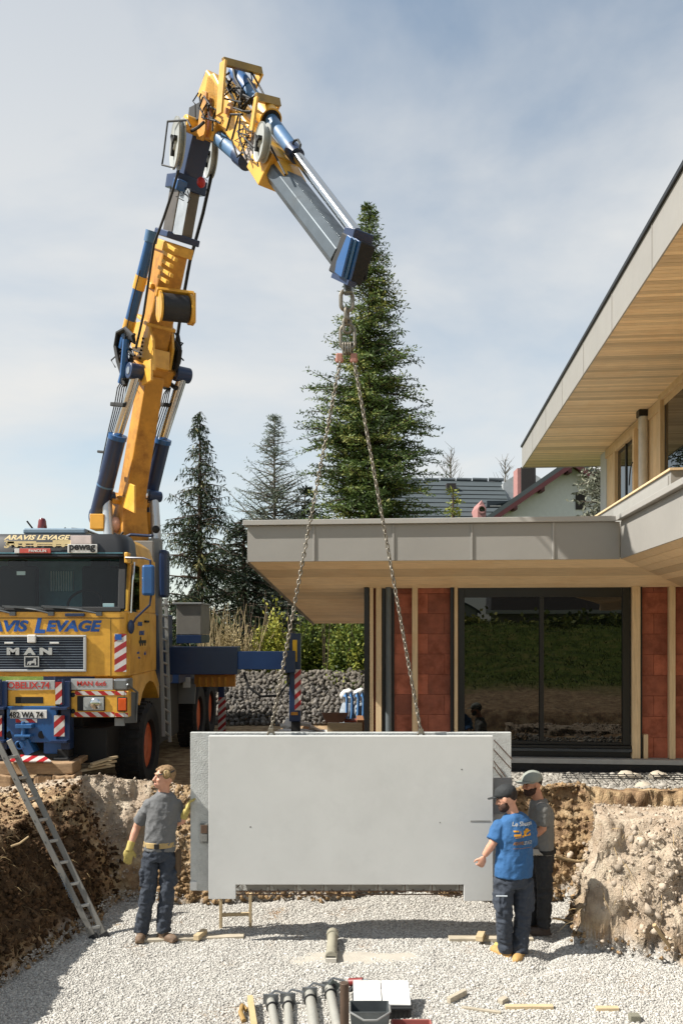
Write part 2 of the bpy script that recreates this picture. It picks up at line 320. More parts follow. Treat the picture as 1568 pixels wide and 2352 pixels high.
def ground_mat():
    m = bpy.data.materials.new('earth_and_gravel'); m.use_nodes = True; t = m.node_tree; n = t.nodes.new; l = t.links.new; b = t.nodes['Principled BSDF']; b.inputs['Roughness'].default_value = .95; b.inputs['Specular IOR Level'].default_value = .15
    g = n('ShaderNodeNewGeometry')
    def nz(s, d=8, r=.62):
        k = n('ShaderNodeTexNoise'); k.inputs['Scale'].default_value = s; k.inputs['Detail'].default_value = d; k.inputs['Roughness'].default_value = r; l(g.outputs['Position'], k.inputs['Vector']); return k.outputs['Fac']
    def ramp(src, els):
        k = n('ShaderNodeValToRGB'); k.color_ramp.elements.remove(k.color_ramp.elements[0])
        for i, (p, c) in enumerate(els):
            e = k.color_ramp.elements[0] if i == 0 else k.color_ramp.elements.new(p); e.position = p; e.color = (*lin(c), 1)
        l(src, k.inputs[0]); return k.outputs[0]
    def mixc(f, a, c):
        k = n('ShaderNodeMixRGB'); l(f, k.inputs[0]); l(a, k.inputs[1]); l(c, k.inputs[2]); return k.outputs[0]
    def at(nm): k = n('ShaderNodeAttribute'); k.attribute_name = nm; return k.outputs['Fac']
    vo = n('ShaderNodeTexVoronoi'); vo.inputs['Scale'].default_value = 42; l(g.outputs['Position'], vo.inputs['Vector'])
    grav = ramp(vo.outputs['Color'], [(.1, '#807e79'), (.5, '#a8a59f'), (.9, '#c4c1bb')])
    soil = ramp(nz(5.5), [(.28, '#5d4936'), (.45, '#8b7258'), (.58, '#a8906f'), (.75, '#c3b091')])
    tan = ramp(nz(4.2), [(.25, '#7f6f5c'), (.42, '#a39381'), (.6, '#b9ac99'), (.8, '#cdc4b4')])
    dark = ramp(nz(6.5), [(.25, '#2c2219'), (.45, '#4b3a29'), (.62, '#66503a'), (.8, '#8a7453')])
    grass = ramp(nz(1.7), [(.3, '#33401a'), (.5, '#566628'), (.7, '#807843')])
    c = mixc(at('soil'), grav, soil); c = mixc(at('tan'), c, tan); c = mixc(at('dark'), c, dark); c = mixc(at('grass'), c, grass)
    l(c, b.inputs['Base Color'])
    bp = n('ShaderNodeBump'); bp.inputs['Strength'].default_value = .9; bp.inputs['Distance'].default_value = .03; l(nz(38, 6), bp.inputs['Height'])
    l(bp.outputs[0], b.inputs['Normal']); return m
GM = ground_mat()
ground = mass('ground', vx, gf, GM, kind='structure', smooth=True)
def gattr(nm, a): at = ground.data.attributes.new(nm, 'FLOAT', 'POINT'); at.data.foreach_set('value', np.clip(a, 0, 1).ravel().astype(np.float32))
edge = HH + fbm(XX, YY, 3, 3, 4) * .25
gattr('soil', sstep(.05, .2, edge) * (1 - .85 * sstep(10.15, 10.5, YY + fbm(XX, YY, 2, 3, 6) * .5) * (XX > .5)))
gattr('tan', np.maximum(sstep(.1, .35, HM + fbm(XX, YY, 2, 3, 2) * .3) * (YY < 9.75), sstep(-1.4, -2.3, XX + fbm(XX, YY, 1.5, 3, 2)) * sstep(.3, .6, HB) * sstep(11, 10, YY)) * .9)
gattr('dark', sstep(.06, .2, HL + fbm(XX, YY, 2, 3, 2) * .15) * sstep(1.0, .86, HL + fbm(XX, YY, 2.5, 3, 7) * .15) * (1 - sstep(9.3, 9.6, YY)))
gattr('grass', np.maximum(sstep(19.5, 20.5, YY), sstep(-3, -6, YY + fbm(XX, YY, .4, 3, 2) * 3)))
# loose gravel on the pit floor, counted by nobody
Mpeb = mat('pebble', '#bab7b0', .9, var=.12, scale=30, attr='rnd', rand=.30, spec=.2)
n = 130000; px = np.random.uniform(-3.3, 4.2, n); py = 6.35 + (10.15 - 6.35) * np.random.rand(n) ** 1.15
z, h = hf(px, py)[:2]; k = (h < .10) & (np.abs(px) < .43 * py + .1); px, py, z = px[k], py[k], z[k]
rad = np.random.uniform(.005, .0122, len(px)) * np.where(np.random.rand(len(px)) < .05, 1.6, 1)
sv, sf, sr = scatter(np.stack([px, py, z + rad * .22], -1), rad, (1.15, .85, .6), .2, True)
mass('gravel', sv, sf, Mpeb, kind='stuff', attr=sr)['label'] = 'pale crushed gravel covering the pit floor'
# gravel along the house and upper-level chips, house shade put into the grey
n = 14000; px = np.random.uniform(.6, 5.2, n); py = np.random.uniform(10.15, 12.3, n); z = hf(px, py)[0]; rad = np.random.uniform(.008, .028, n) * np.where(np.random.rand(n) < .03, 2, 1)
sv, sf, sr = scatter(np.stack([px, py, z + rad * .2], -1), rad, (1.1, .9, .6), .25, True)
mass('gravel', sv, sf, mat('pebble_house_shade', '#98948c', .9, var=.15, scale=30, attr='rnd', rand=.35, spec=.2), kind='stuff', attr=sr)['label'] = 'gravel along the foot of the new house, greyed in colour for house shade'
# crumbled clods on the pit walls
def clods(name, n, sel, lo, hi, m, label, sink=-.15, pw=3.2):
    c = vx.reshape(ny_, nx_, 3); w_ = sel(c[..., 0], c[..., 1], HH, HL, HM, HB); p = (w_ * (np.gradient(gx)[None] * np.gradient(gy)[:, None]) * (1 + 3 * steepn.reshape(ny_, nx_))).ravel(); p = p / p.sum()
    i = np.random.choice(len(p), n, p=p); rad = lo + (hi - lo) * np.random.rand(n) ** pw
    ce = vx[i] + np.random.uniform(-.015, .015, (n, 3)); ce[:, 2] += rad * sink
    sv, sf, sr = scatter(ce, rad, (1, .85, .7), .42); o = mass(name, sv, sf, m, kind='stuff', attr=sr); o['label'] = label
Mclod = mat('clod', '#8d7659', .95, var=.25, scale=14, attr='rnd', rand=.45, spec=.1, bump=.4, bscale=60)
Mtan = mat('clay_clod', '#b0a291', .95, var=.2, scale=10, attr='rnd', rand=.3, spec=.1, bump=.4, bscale=60)
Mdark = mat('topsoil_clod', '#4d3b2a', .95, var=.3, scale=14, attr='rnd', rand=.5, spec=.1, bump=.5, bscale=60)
inb = lambda x, y: (np.abs(x) < 5.1) & (y > 6.4) & (y < 10.55)
clods('soil_clods', 13000, lambda x, y, H, l_, m_, b: inb(x, y) * (b > .03) * (b < 1.01) * (y < 10.4) * (m_ < .5) * (x > -2.3) * (x < 4.5), .007, .042, Mclod, 'brown crumbly soil of the back pit wall')
clods('clay_clods', 12000, lambda x, y, H, l_, m_, b: inb(x, y) * (((m_ > .06) & (y < 9.8)) * (.35 + vnoise(x, y, 2.2, 3)).clip(0, 1) + (x < -1.2) * (b > .2) * (y < 10.3) * .5), .004, .024, Mtan, 'pale clay lumps on the spur and left rear wall')
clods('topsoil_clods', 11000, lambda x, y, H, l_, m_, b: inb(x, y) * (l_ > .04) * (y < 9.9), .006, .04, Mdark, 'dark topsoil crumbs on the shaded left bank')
clods('clay_lumps', 420, lambda x, y, H, l_, m_, b: inb(x, y) * ((m_ > .06) & (y < 9.8)) * (.3 + vnoise(x, y, 1.7, 5)).clip(0, 1), .02, .07, Mtan, 'larger clay lumps bedded in the spur', -.35, 2)
clods('spilled_soil', 2600, lambda x, y, H, l_, m_, b: inb(x, y) * (H > .005) * (H < .12) * (y > 7), .006, .03, Mclod, 'crumbs spilled at the foot of the pit walls', .2, 3)
# fine roots and dry grass hanging out of the left bank
def blades(name, n, sel, ln, wd, m, label, up=.2):
    c = vx.reshape(ny_, nx_, 3); w_ = sel(c[..., 0], c[..., 1], HH, HL, HM, HB); p = (w_ * (np.gradient(gx)[None] * np.gradient(gy)[:, None])).ravel(); p = p / p.sum(); i = np.random.choice(len(p), n, p=p)
    a = vx[i] + np.random.uniform(-.02, .02, (n, 3)); d = np.random.randn(n, 3); d += np.stack([nx[i], ny[i], np.full(n, up)], -1) * .8; d /= np.linalg.norm(d, axis=1)[:, None]
    Ln = np.random.uniform(ln[0], ln[1], n)[:, None]; s_ = np.cross(d, np.random.randn(n, 3)); s_ /= np.linalg.norm(s_, axis=1)[:, None]; s_ *= wd
    mid = a + d * Ln * .55 + np.array([0, 0, -.02]); end = a + d * Ln + np.array([0, 0, -1.]) * Ln * .45
    vs = np.stack([a - s_, a + s_, mid + s_ * .8, mid - s_ * .8, end + s_ * .2, end - s_ * .2], 1).reshape(-1, 3); k = (np.arange(n) * 6)[:, None]
    fs = np.concatenate([k + [[0, 1, 2, 3]], k + [[3, 2, 4, 5]]]); o = mass(name, vs, fs, m, kind='stuff', attr=np.repeat(np.random.rand(n), 6)); o['label'] = label
Mroot = mat('dry_root', '#8f7a55', .9, var=.2, attr='rnd', rand=.5)
blades('dry_roots', 2600, lambda x, y, H, l_, m_, b: inb(x, y) * (l_ > .1) * (y < 9.8), (.04, .16), .0022, Mroot, 'fine dry roots and grass on the left bank')
blades('clay_roots', 500, lambda x, y, H, l_, m_, b: inb(x, y) * (m_ > .15) * (m_ < .99) * (y < 9.4), (.05, .22), .0028, Mroot, 'thin roots sticking out of the clay spur')
# ---------------------------------------------------------------- the new house (frame turned a few degrees from the camera axis)
TH = R(5.14); ct, st_ = math.cos(TH), math.sin(TH); OX, OY = 3.80, 11.3
def Hs(a, b, z): return V((OX + a * ct + b * st_, OY - a * st_ + b * ct, z))
def toH(X, Y): dx, dy = X - OX, Y - OY; return dx * ct - dy * st_, dx * st_ + dy * ct
def ax_(x, b): k = (x - CX) / F; return (k * (OY + b * ct) - OX - b * st_) / (ct + k * st_)
def az_(y, a, b): return HC - (y - HY) / F * (OY - a * st_ + b * ct)
HU, HV = V((ct, -st_, 0)), V((st_, ct, 0))
def hbox(mb, a0, a1, b0, b1, z0, z1): return mb.prism([Hs(a0, b0, z0), Hs(a1, b0, z0), Hs(a1, b1, z0), Hs(a0, b1, z0)], (0, 0, z1 - z0))
def hb(name, m, par, a0, a1, b0, b1, z0, z1, bevel=0): return hbox(MB(), a0, a1, b0, b1, z0, z1).build(name, m, par, bevel)
Mzinc = mat('zinc_fascia', '#9b9892', .42, metal=.0, var=.05, scale=1.6, dirt='#8f8c86', dirtamt=.3, dscale=2, bump=.03, bscale=20)
Mcop = mat('zinc_coping', '#aaa7a1', .35, var=.05, scale=2)
Mlar = mat('larch_board', '#f0d6ae', .6, var=.16, scale=3, rand=.24, aniso=(1.2, 22, 22), bump=.08, bscale=30, dirt='#dcb583', dirtamt=.4, dscale=1.6)
Mspr = mat('spruce_stud', '#dcc29a', .65, var=.14, scale=3, rand=.1, aniso=(16, 16, 1.1), bump=.08, bscale=30, dirt='#b58a58', dirtamt=.3, dscale=2.5)
Mspu = mat('spruce_upper', '#dfc298', .65, var=.14, scale=3, rand=.12, aniso=(14, 14, 1), dirt='#ae8350', dirtamt=.3, dscale=2.5)
Mbrk = mat('terracotta_block', '#a05a42', .72, var=.25, scale=6, rand=.32, bump=.25, bscale=120, dirt='#63301f', dirtamt=.75, dscale=3.5)
Mmor = mat('block_joint', '#84432f', .9)
Mblk = mat('black_aluminium', '#0c0d0f', .4, var=.05)
Mmem = mat('black_membrane', '#0e1116', .45, var=.2, bump=.3, bscale=25)
Mcon = mat('concrete_sill', '#a9a9a6', .8, var=.08, bump=.1)
Mroof = mat('roof_membrane', '#6e6d69', .8)
Mpale = mat('pale_render', '#c9ccce', .75, var=.05)
Mpipe = mat('grey_downpipe', '#5d6467', .45, var=.08)
Mwrap = mat('wrapped_post', '#c9c3b8', .45, var=.12, bump=.3, bscale=18)
def glass_mat(name, colr, ior=1.75, rough=.0):
    m = bpy.data.materials.new(name); m.use_nodes = True; b = m.node_tree.nodes['Principled BSDF']; b.inputs['Base Color'].default_value = (*colr, 1); b.inputs['Roughness'].default_value = rough; b.inputs['IOR'].default_value = ior
    n = m.node_tree.nodes.new; l = m.node_tree.links.new; z = n('ShaderNodeTexNoise'); z.inputs['Scale'].default_value = .7; bp = n('ShaderNodeBump'); bp.inputs['Strength'].default_value = .03; bp.inputs['Distance'].default_value = .05; l(z.outputs['Fac'], bp.inputs['Height']); l(bp.outputs[0], b.inputs['Normal']); return m
Mgl = glass_mat('window_glass', (.004, .005, .005), 1.66)
ZF0, ZF1, SL = 4.14, 4.64, .28
house = empty('house', Hs(-1, 3, 1.0), 'new timber and brick house with zinc fascia, larch soffits and a dark sliding window', 'house')
aL = ax_(568, 0); WB = 1.15; aW = ax_(843, WB); aLr = ax_(720, 3.1)
left_a = lambda b: aL + (aLr - aL) * b / 3.1
# lower fascia in panels with open seams
fas = hb('fascia', mat('fascia_backing', '#55534f', .8), house, aL + .03, -.002, .022, .08, ZF0 + .01, ZF1)
seam = [aL] + [ax_(x, 0) for x in (721, 903, 1083, 1270)] + [0]
for i in range(5): hb('fascia_panel', Mzinc, fas, seam[i] + (.004 if i else 0), seam[i + 1] - (.004 if i < 4 else 0), 0, .02, ZF0 - .012, ZF1, .003)
for i in range(1, 5): hb('seam_cover', Mcop if i > 3 else Mzinc, fas, seam[i] - .014, seam[i] + .014, -.016, -.002, ZF0 - .01, ZF1 - .002, .003)
prs = MB().prism([Hs(aL, .022, ZF0 - .012), Hs(left_a(3.1), 3.1, ZF0 - .012 - SL * 3.1), Hs(left_a(3.1), 3.1, ZF1), Hs(aL, .022, ZF1)], HU * .02); prs.build('fascia_return', Mzinc, fas)
for i in range(4): 
    b0 = -5.2 + i * 1.3; hb('fascia_panel', Mzinc, fas, 0, .02, b0 + .004, b0 + 1.3 - (.03 if i == 3 else 0), ZF0 - .012, ZF1, .003)
cop = hbox(MB(), aL - .055, -.055, -.055, .3, ZF1 + .002, ZF1 + .075).build('coping', Mcop, house, .006)
hb('coping_bar', Mcop, cop, -.075, .3, -5.25, -.08, ZF1 + .002, ZF1 + .075, .006)
MB().prism([Hs(aL - .05, .302, ZF1 + .002), Hs(aL + .3, .302, ZF1 + .002), Hs(left_a(3.1) + .3, 3.1, ZF1 + .002), Hs(left_a(3.1) - .05, 3.1, ZF1 + .002)], (0, 0, .073)).build('coping_bar', Mcop, cop)
rf = hb('roof', Mroof, house, aLr + .3, 7, .31, 8.5, ZF1 - .3, ZF1 - .02)
# sloped larch soffit under the lower roof, board by board
sof = MB().prism([Hs(aL + .03, .03, ZF0 + .03), Hs(.0, .03, ZF0 + .03), Hs(aW + 4, 3.1, ZF0 + .03 - SL * 3.1), Hs(aLr + .03, 3.1, ZF0 + .03 - SL * 3.1)], (0, 0, .05)).build('soffit', Mroof, house)
def sloped(name, a0, a1, a2, a3, b0, b1, t=.02, par=sof, m=None):
    z0, z1 = ZF0 - SL * b0, ZF0 - SL * b1
    return MB().prism([Hs(a0, b0, z0), Hs(a1, b0, z0), Hs(a2, b1, z1), Hs(a3, b1, z1)], (0, 0, t)).build(name, m or Mlar, par, .003)
edges = [.022, .36, .70, 1.04, WB + .06] + [WB + .06 + (3.1 - WB - .06) * i / 11 for i in range(1, 12)]
for i in range(len(edges) - 1):
    b0, b1 = edges[i], edges[i + 1] - .006; r0, r1 = (b0, b1) if b0 < WB else (aW + .02, aW + .02)
    sloped('soffit_board', left_a(b0) + .012, r0, r1, left_a(b1) + .012, b0, b1)
MB().prism([Hs(left_a(0) - .012, -.0, ZF0 - .03), Hs(left_a(3.1) - .012, 3.1, ZF0 - .03 - SL * 3.1), Hs(left_a(3.1) - .012, 3.1, ZF0 + .02 - SL * 3.1), Hs(left_a(0) - .012, 0, ZF0 + .02)], HU * .022).build('edge_trim', mat('trim_grey', '#77746e', .5), sof)
for i in range(8):                                             # wing soffit towards the camera, boards parallel to its fascia
    a0 = .022 + i * .17; a1 = a0 + .164; z0, z1 = ZF0 - SL * a0, ZF0 - SL * a1
    MB().prism([Hs(a0, a0, z0), Hs(a1, a1, z1), Hs(a1, -5.2, z1), Hs(a0, -5.2, z0)], (0, 0, .02)).build('soffit_board', Mlar, sof, .003)
zw = ZF0 - SL * 1.38
hb('wing_beam', Mspr, house, 1.39, 1.6, -5.2, WB - .02, zw - .16, zw + .25)
hb('wing_ceiling', Mlar, house, 1.61, 6, -5.2, 3, zw + .02, zw + .06)
# ground floor wall: blocks, studs, window
Wtop = ZF0 - SL * WB; Wbot = az_(1742, 0, WB)
wall = hb('wall', Mmor, house, aW + .05, 4.5, WB + .115, WB + .35, Wbot, Wtop + .3)
bh = .312; brick_me = {}
def bricks(a0, a1, j0=0.0, bl=.5):
    r = 0; z = Wbot + .002
    while z < Wtop - .02:
        z1 = min(z + bh - .004, Wtop - .003); x = a0 - ((r % 2) * .5 + j0) * bl; 
        while x < a1:
            u0, u1 = max(x, a0), min(x + bl - .004, a1)
            if u1 - u0 > .02: hb('brick', Mbrk, wall, u0, u1, WB + .1 + random.uniform(-.003, .003), WB + .117, z, z1, .003)
            x += bl
        z += bh; r += 1
A = lambda x: ax_(x, WB)
bricks(A(886), A(1036), .2); bricks(A(1474), 4.4, .6)
def stud(x0, x1, b0=WB, b1=WB + .098, m=None, nm='stud', z0=None): return hb(nm, m or Mspr, house, A(x0), A(x1), b0, b1, Wbot + .003 if z0 is None else z0, Wtop - .002, .004)
stud(836, 847, WB - .02, WB + .5, Mblk, 'corner_strip'); stud(848.5, 857); stud(859, 861.5, WB + .04, m=mat('red_batten', '#7c3d27', .8)); stud(863, 876); stud(946, 959); stud(1034, 1041, WB + .02, m=Mblk, nm='membrane_strip'); stud(1043, 1051)
stud(1451, 1470, WB - .01); stud(1472, 1476, WB + .03, m=Mblk, nm='membrane_strip'); stud(1537, 1551); stud(1600, 1614); stud(1478, 1488, z0=Wbot + .003).scale.z = .14
o = bpy.data.objects['stud.007'] if 'stud.007' in bpy.data.objects else None
for ob in col.objects:
    if ob.parent is house and abs(ob.scale.z - .14) < 1e-4: ob.location.z -= (Wtop - Wbot) * .43
pa = A(892); MB().cyl(Hs(pa, WB + .03, Wbot), Hs(pa, WB + .03, Wtop), .05, n=14).build('downpipe', Mpipe, house, smooth=True)
stud(876.5, 884, WB + .06, m=Mblk, nm='membrane_strip'); stud(900, 905, WB + .07, m=Mblk, nm='membrane_strip')
wz0, wz1 = az_(1727, 0, WB), az_(1348, 0, WB); wa0, wa1 = A(1053), A(1450)
win = hb('sliding_window', Mblk, house, wa0, wa1, WB + .13, WB + .2, wz0, wz1)
zf0, zf1 = az_(1706, 0, WB), az_(1371, 0, WB); ga0, gm0, gm1, ga1 = A(1067), A(1240), A(1250), A(1431)
for nm, q in (('frame_post', (wa0, ga0, wz0 + .09, wz1)), ('frame_post', (ga1, wa1, wz0 + .09, wz1)), ('frame_post', (gm0, gm1, zf0, zf1))): hb(nm, Mblk, win, q[0], q[1], WB + .05, WB + .128, q[2], q[3], .004)
hb('frame_head', Mblk, win, ga0 + .002, ga1 - .002, WB + .052, WB + .128, zf1 + .001, wz1, .004); hb('frame_sill', Mblk, win, ga0 + .002, ga1 - .002, WB + .052, WB + .128, wz0 + .09, zf0 - .001, .004)
hb('track', Mblk, win, wa0, wa1, WB + .0, WB + .127, wz0 + .045, wz0 + .088, .004); hb('track', mat('track_edge', '#3a4046', .3), win, wa0, wa1, WB - .03, WB + .127, wz0, wz0 + .043, .004)
hb('glass_pane', Mgl, win, ga0 + .001, gm0 - .001, WB + .10, WB + .11, zf0, zf1); hb('glass_pane', Mgl, win, gm1 + .001, ga1 - .001, WB + .085, WB + .095, zf0, zf1)
hb('sill_frame', Mblk, win, wa0, wa1, WB + .06, WB + .129, Wbot + .001, wz0 - .001); hb('head_board', Mspr, house, A(1043), A(1470), WB + .02, WB + .11, wz1 + .003, Wtop - .001)
hb('sill_slab', Mcon, house, aW, 4.5, WB - .10, WB + .11, Wbot - .075, Wbot - .001, .006)
hb('plinth', Mmem, house, aW, 4.5, WB - .03, WB + .3, .7, Wbot - .077)
# upper storey: wall facing left, big sloping-away roof, parapet
UW = toH(5.52, 13.3)[0] * .5 + toH(6.02, 19.2)[0] * .5; UB1 = toH(6.02, 19.2)[1]; UZ = 7.21
aR, bR = toH(4.49, 20.6)
upz = ZF1 - .02
uw = hb('upper_wall', Mspu, house, UW, UW + .3, -5.5, UB1 - .62, upz, UZ); hb('end_pier', Mpale, house, UW - .03, UW + 2.5, UB1 - .6, UB1, upz, UZ)
def ub(x): k = (x - CX) / F; return (k * (OY - UW * st_) - OX - UW * ct) / (st_ - k * ct)     # depth along the upper wall for a picture column
def uz(y, b): return HC - (y - HY) / F * (OY - UW * st_ + b * ct)
b = UB1 - .62
while b > -1.0:
    hb('cladding_board', Mspu, uw, UW - .022, UW - .002, b - .175, b, upz + .02, UZ - .003, .003); b -= .182
def uwin(x0, x1, ytop, xref):
    b0, b1 = ub(x1), ub(x0); zt = uz(ytop, ub(xref)); f = hb('window', Mspu, house, UW - .12, UW - .024, b0 - .12, b0, upz + .1, zt + .12, .004)
    hb('jamb', Mspu, f, UW - .12, UW - .024, b1, b1 + .12, upz + .1, zt + .12, .004); hb('lintel', Mspu, f, UW - .118, UW - .025, b0 + .001, b1 - .001, zt, zt + .12, .004)
    hb('sash', Mblk, f, UW - .045, UW - .026, b0, b1, upz + .1, zt); hb('glass_pane', Mgl, f, UW - .052, UW - .047, b0 + .09, b1 - .09, upz + .2, zt - .09); hb('sash_bar', Mblk, f, UW - .07, UW - .046, (b0 + b1) / 2 - .04, (b0 + b1) / 2 + .04, upz + .1, zt)
uwin(1424, 1466, 1000, 1466); uwin(1532, 1640, 918, 1532)
hb('wall_plate', Mspu, house, UW - .06, UW - .023, -5.5, UB1 - .62, UZ - .2, UZ - .01)
pb = ub(1492); MB().cyl(Hs(UW - .12, pb, upz), Hs(UW - .12, pb, UZ - .12), .085, n=14).build('post', Mwrap, house, smooth=True); hb('post_cap', Mblk, house, UW - .22, UW - .03, pb - .1, pb + .1, UZ - .12, UZ - .002)
ur = hb('upper_roof', Mroof, house, aR + .03, aR + 6, -6, bR - .03, UZ + .03, UZ + .5)
us = hb('upper_soffit', Mroof, house, aR + .021, aR + 5, -6, bR - .021, UZ + .021, UZ + .029)
b = bR - .024; bm_ = None
while b > -5.9:
    if bm_ is None: o = hb('soffit_board', Mlar, us, aR + .022, UW + .25, b - .088, b, UZ, UZ + .02, .003); bm_ = o; b00 = b
    else: o = bm_.copy(); col.objects.link(o); o.parent = us; o.location = bm_.location + HV * (b - b00)
    b -= .095
uf = hb('upper_fascia', Mzinc, house, aR, aR + .02, -6, bR, UZ - .02, UZ + .5); hb('rear_fascia', Mcop, uf, aR + .021, aR + 6, bR - .02, bR, UZ - .02, UZ + .5)
hb('drip_edge', Mblk, uf, aR - .03, aR + .3, -6, bR + .03, UZ + .502, UZ + .55)
for i in range(9): hb('fascia_seam', Mzinc, uf, aR - .006, aR - .001, bR - 1.9 * (i + 1) - .01, bR - 1.9 * (i + 1) + .01, UZ - .018, UZ + .498)
pa0, pb0 = toH(4.96, 12.46); pz = 5.6
par = hb('parapet', Mzinc, house, pa0, pa0 + .2, pb0, UB1 - .7, upz, pz - .04); hb('parapet_coping', Mspr, par, pa0 - .03, pa0 + .23, pb0 - .03, UB1 - .7, pz - .038, pz, .004)
hb('parapet_front', Mzinc, par, pa0 + .201, pa0 + 3, pb0, pb0 + .2, upz, pz - .04); hb('parapet_coping', Mspr, par, pa0 + .231, pa0 + 3, pb0 - .03, pb0 + .23, pz - .038, pz, .004)
hb('inset_panel', Mcop, par, pa0 - .012, pa0 - .002, pb0 + .12, pb0 + 3.6, upz + .52, pz - .09, .003)
for i, (x, zz) in enumerate(((1476, 6.3), (1395, 5.9))):
    q = [Hs(UW - .13 - .06 * math.sin(t * 1.5), ub(x) + .5 - t * .5, zz - .3 + .35 * math.sin(t * 1.5)) for t in [j / 6 for j in range(7)]]; MB().tube(q, .012, 6).build('cable', Mblk, house)
# ---------------------------------------------------------------- crane truck
Myel = mat('crane_yellow_paint', '#eab142', .40, var=.09, scale=4, dirt='#9a5f20', dirtamt=.6, dscale=3.0, coat=.25)
Mora = mat('boom_orange_yellow', '#cb8e2c', .5, var=.16, scale=5, dirt='#6b3710', dirtamt=.75, dscale=3.4, coat=.1)  # heavy dirt covers both weathering and boom shade put into the colour
Mblu = mat('truck_blue_paint', '#1d5690', .36, var=.08, scale=3, dirt='#163c63', dirtamt=.5, dscale=3, coat=.25)
Mbld = mat('blue_paint_shade_tone', '#122c52', .4, var=.12, scale=3, dirt='#0c2240', dirtamt=.6, dscale=3, coat=.15)  # truck blue darkened in the colour to stand in for shade
Mblg = mat('weathered_blue_paint', '#4c739b', .45, var=.16, scale=4, dirt='#34587f', dirtamt=.6, dscale=4)
Mste = mat('bare_steel', '#8f9396', .38, metal=.75, var=.15, scale=5, dirt='#5d5c58', dirtamt=.5, dscale=5)
Mchr = mat('chrome_rod', '#d6d8d8', .16, metal=1, var=.04)
Mbrn = mat('oiled_steel', '#6e675f', .4, metal=.6, var=.2, scale=4, dirt='#463c33', dirtamt=.6)
Mrub = mat('black_rubber', '#131416', .7, var=.2)
Mtyr = mat('tyre', '#17181a', .85, var=.25, scale=10, dirt='#3a352e', dirtamt=.6, dscale=6)
Mcha = mat('chassis_black', '#0d0e10', .7, var=.3, scale=5)
Mrim = mat('orange_rim', '#cf5c22', .5, var=.15, dirt='#7a3313', dirtamt=.6, dscale=8)
Mwht = mat('white_plastic', '#dfdfdc', .4, var=.04)
Malu = mat('aluminium', '#a3a4a2', .45, metal=.6, var=.08, scale=8)
Mgry = mat('grey_paint', '#8d8f8e', .5, var=.1, dirt='#6b675f', dirtamt=.4)
Mred = mat('red_paint', '#b3231f', .45, var=.1)
Mltb = mat('lettering_blue', '#1b56a4', .4, var=.08); Mltr = mat('lettering_red', '#c23a34', .5, var=.1); Mltk = mat('lettering_black', '#15161a', .5); Mcrm = mat('lettering_cream', '#e3cf9d', .5, var=.06)
Mrw = stripes('red_white_print', '#b4262a', '#d8d4cd', .16, -.9); Mrw2 = stripes('red_white_print_fine', '#c02326', '#e0dcd6', .13, .8, .2); Mrw3 = stripes('red_white_flag', '#a92b33', '#dcdad8', .145, -.62, .1)
def pbx(x0, x1, y0, y1, Y, d, mb=None):
    a, c = P(x0, y1, Y), P(x1, y0, Y); return (mb or MB()).bx(a.x, c.x, Y, Y + d, a.z, c.z)
def pq(name, m, par, x0, x1, y0, y1, Y, d=.02, bevel=.004): return pbx(x0, x1, y0, y1, Y, d).build(name, m, par, bevel)
YT = 10.4; XC = P(72, 0, YT).x; XR, XLf = XC + 1.2, XC - 1.2
truck = empty('crane_truck', (XC, 14, .93), 'yellow and blue six-wheel lorry with a tall folding loader crane lifting the panel', 'truck')
zc = lambda y, Y=YT: P(0, y, Y).z
zB, zWs, zWt, zTop = zc(1554), zc(1404), 4.13, 4.40
# cab shell: lower body, pillars, side panels, roof
cab = MB()
rc = .10
def plan(y0, y1, xr, xl, r):        # rounded front corners
    o = [(xl, y1), (xl, y0 + r)]
    for i in range(1, 5): t = math.pi / 2 * i / 5; o.append((xl + r - r * math.cos(t), y0 + r - r * math.sin(t)))
    o.append((xl + r, y0)); o.append((xr - r, y0))
    for i in range(1, 5): t = math.pi / 2 * i / 5; o.append((xr - r + r * math.sin(t), y0 + r - r * math.cos(t)))
    return o + [(xr, y0 + r), (xr, y1)]
pl = plan(YT, 12.05, XR, XLf, rc); cab.prism([(x, y, zB) for x, y in pl], (0, 0, zWs - zB))
pl2 = plan(10.62, 12.03, XR - .03, XLf + .03, .16); k = len(pl2)
cab.add([V((x, y, zWt + .02)) for x, y in pl2] + [V((x + (XC - x) * .05, y + (.06 if y < 11 else 0), zTop - .08)) for x, y in pl2] + [V((x + (XC - x) * .14, y + (.14 if y < 11 else -.06), zTop)) for x, y in pl2],
        [tuple(range(k))[::-1], tuple(range(2 * k, 3 * k))] + [(i, (i + 1) % k, (i + 1) % k + k, i + k) for i in range(k)] + [(i + k, (i + 1) % k + k, (i + 1) % k + 2 * k, i + 2 * k) for i in range(k)])
for sx in (1, -1):
    X = XC + sx * 1.19
    cab.prism([(X, 11.06, zWs + .001), (X, 12.05, zWs + .001), (X, 12.04, zWt + .019), (X, 11.06, zWt + .019)], (-sx * .04, 0, 0))
    cab.prism([(X, 10.50, zWs + .001), (X, 10.56, zWs + .001), (X, 10.74, zWt + .019), (X, 10.68, zWt + .019)], (-sx * .05, 0, 0))
    cab.bx(X - .05 * sx, X, 10.5, 11.06, zWt - .12, zWt + .018)
cab = cab.build('cab', Myel, truck, .012, smooth=True, sharp=30)
def cq(name, m, x0, x1, y0, y1, dy=-.02, d=.019, bevel=.003, par=None): return pbx(x0, x1, y0, y1, YT + dy, d).build(name, m, par or cab, bevel)
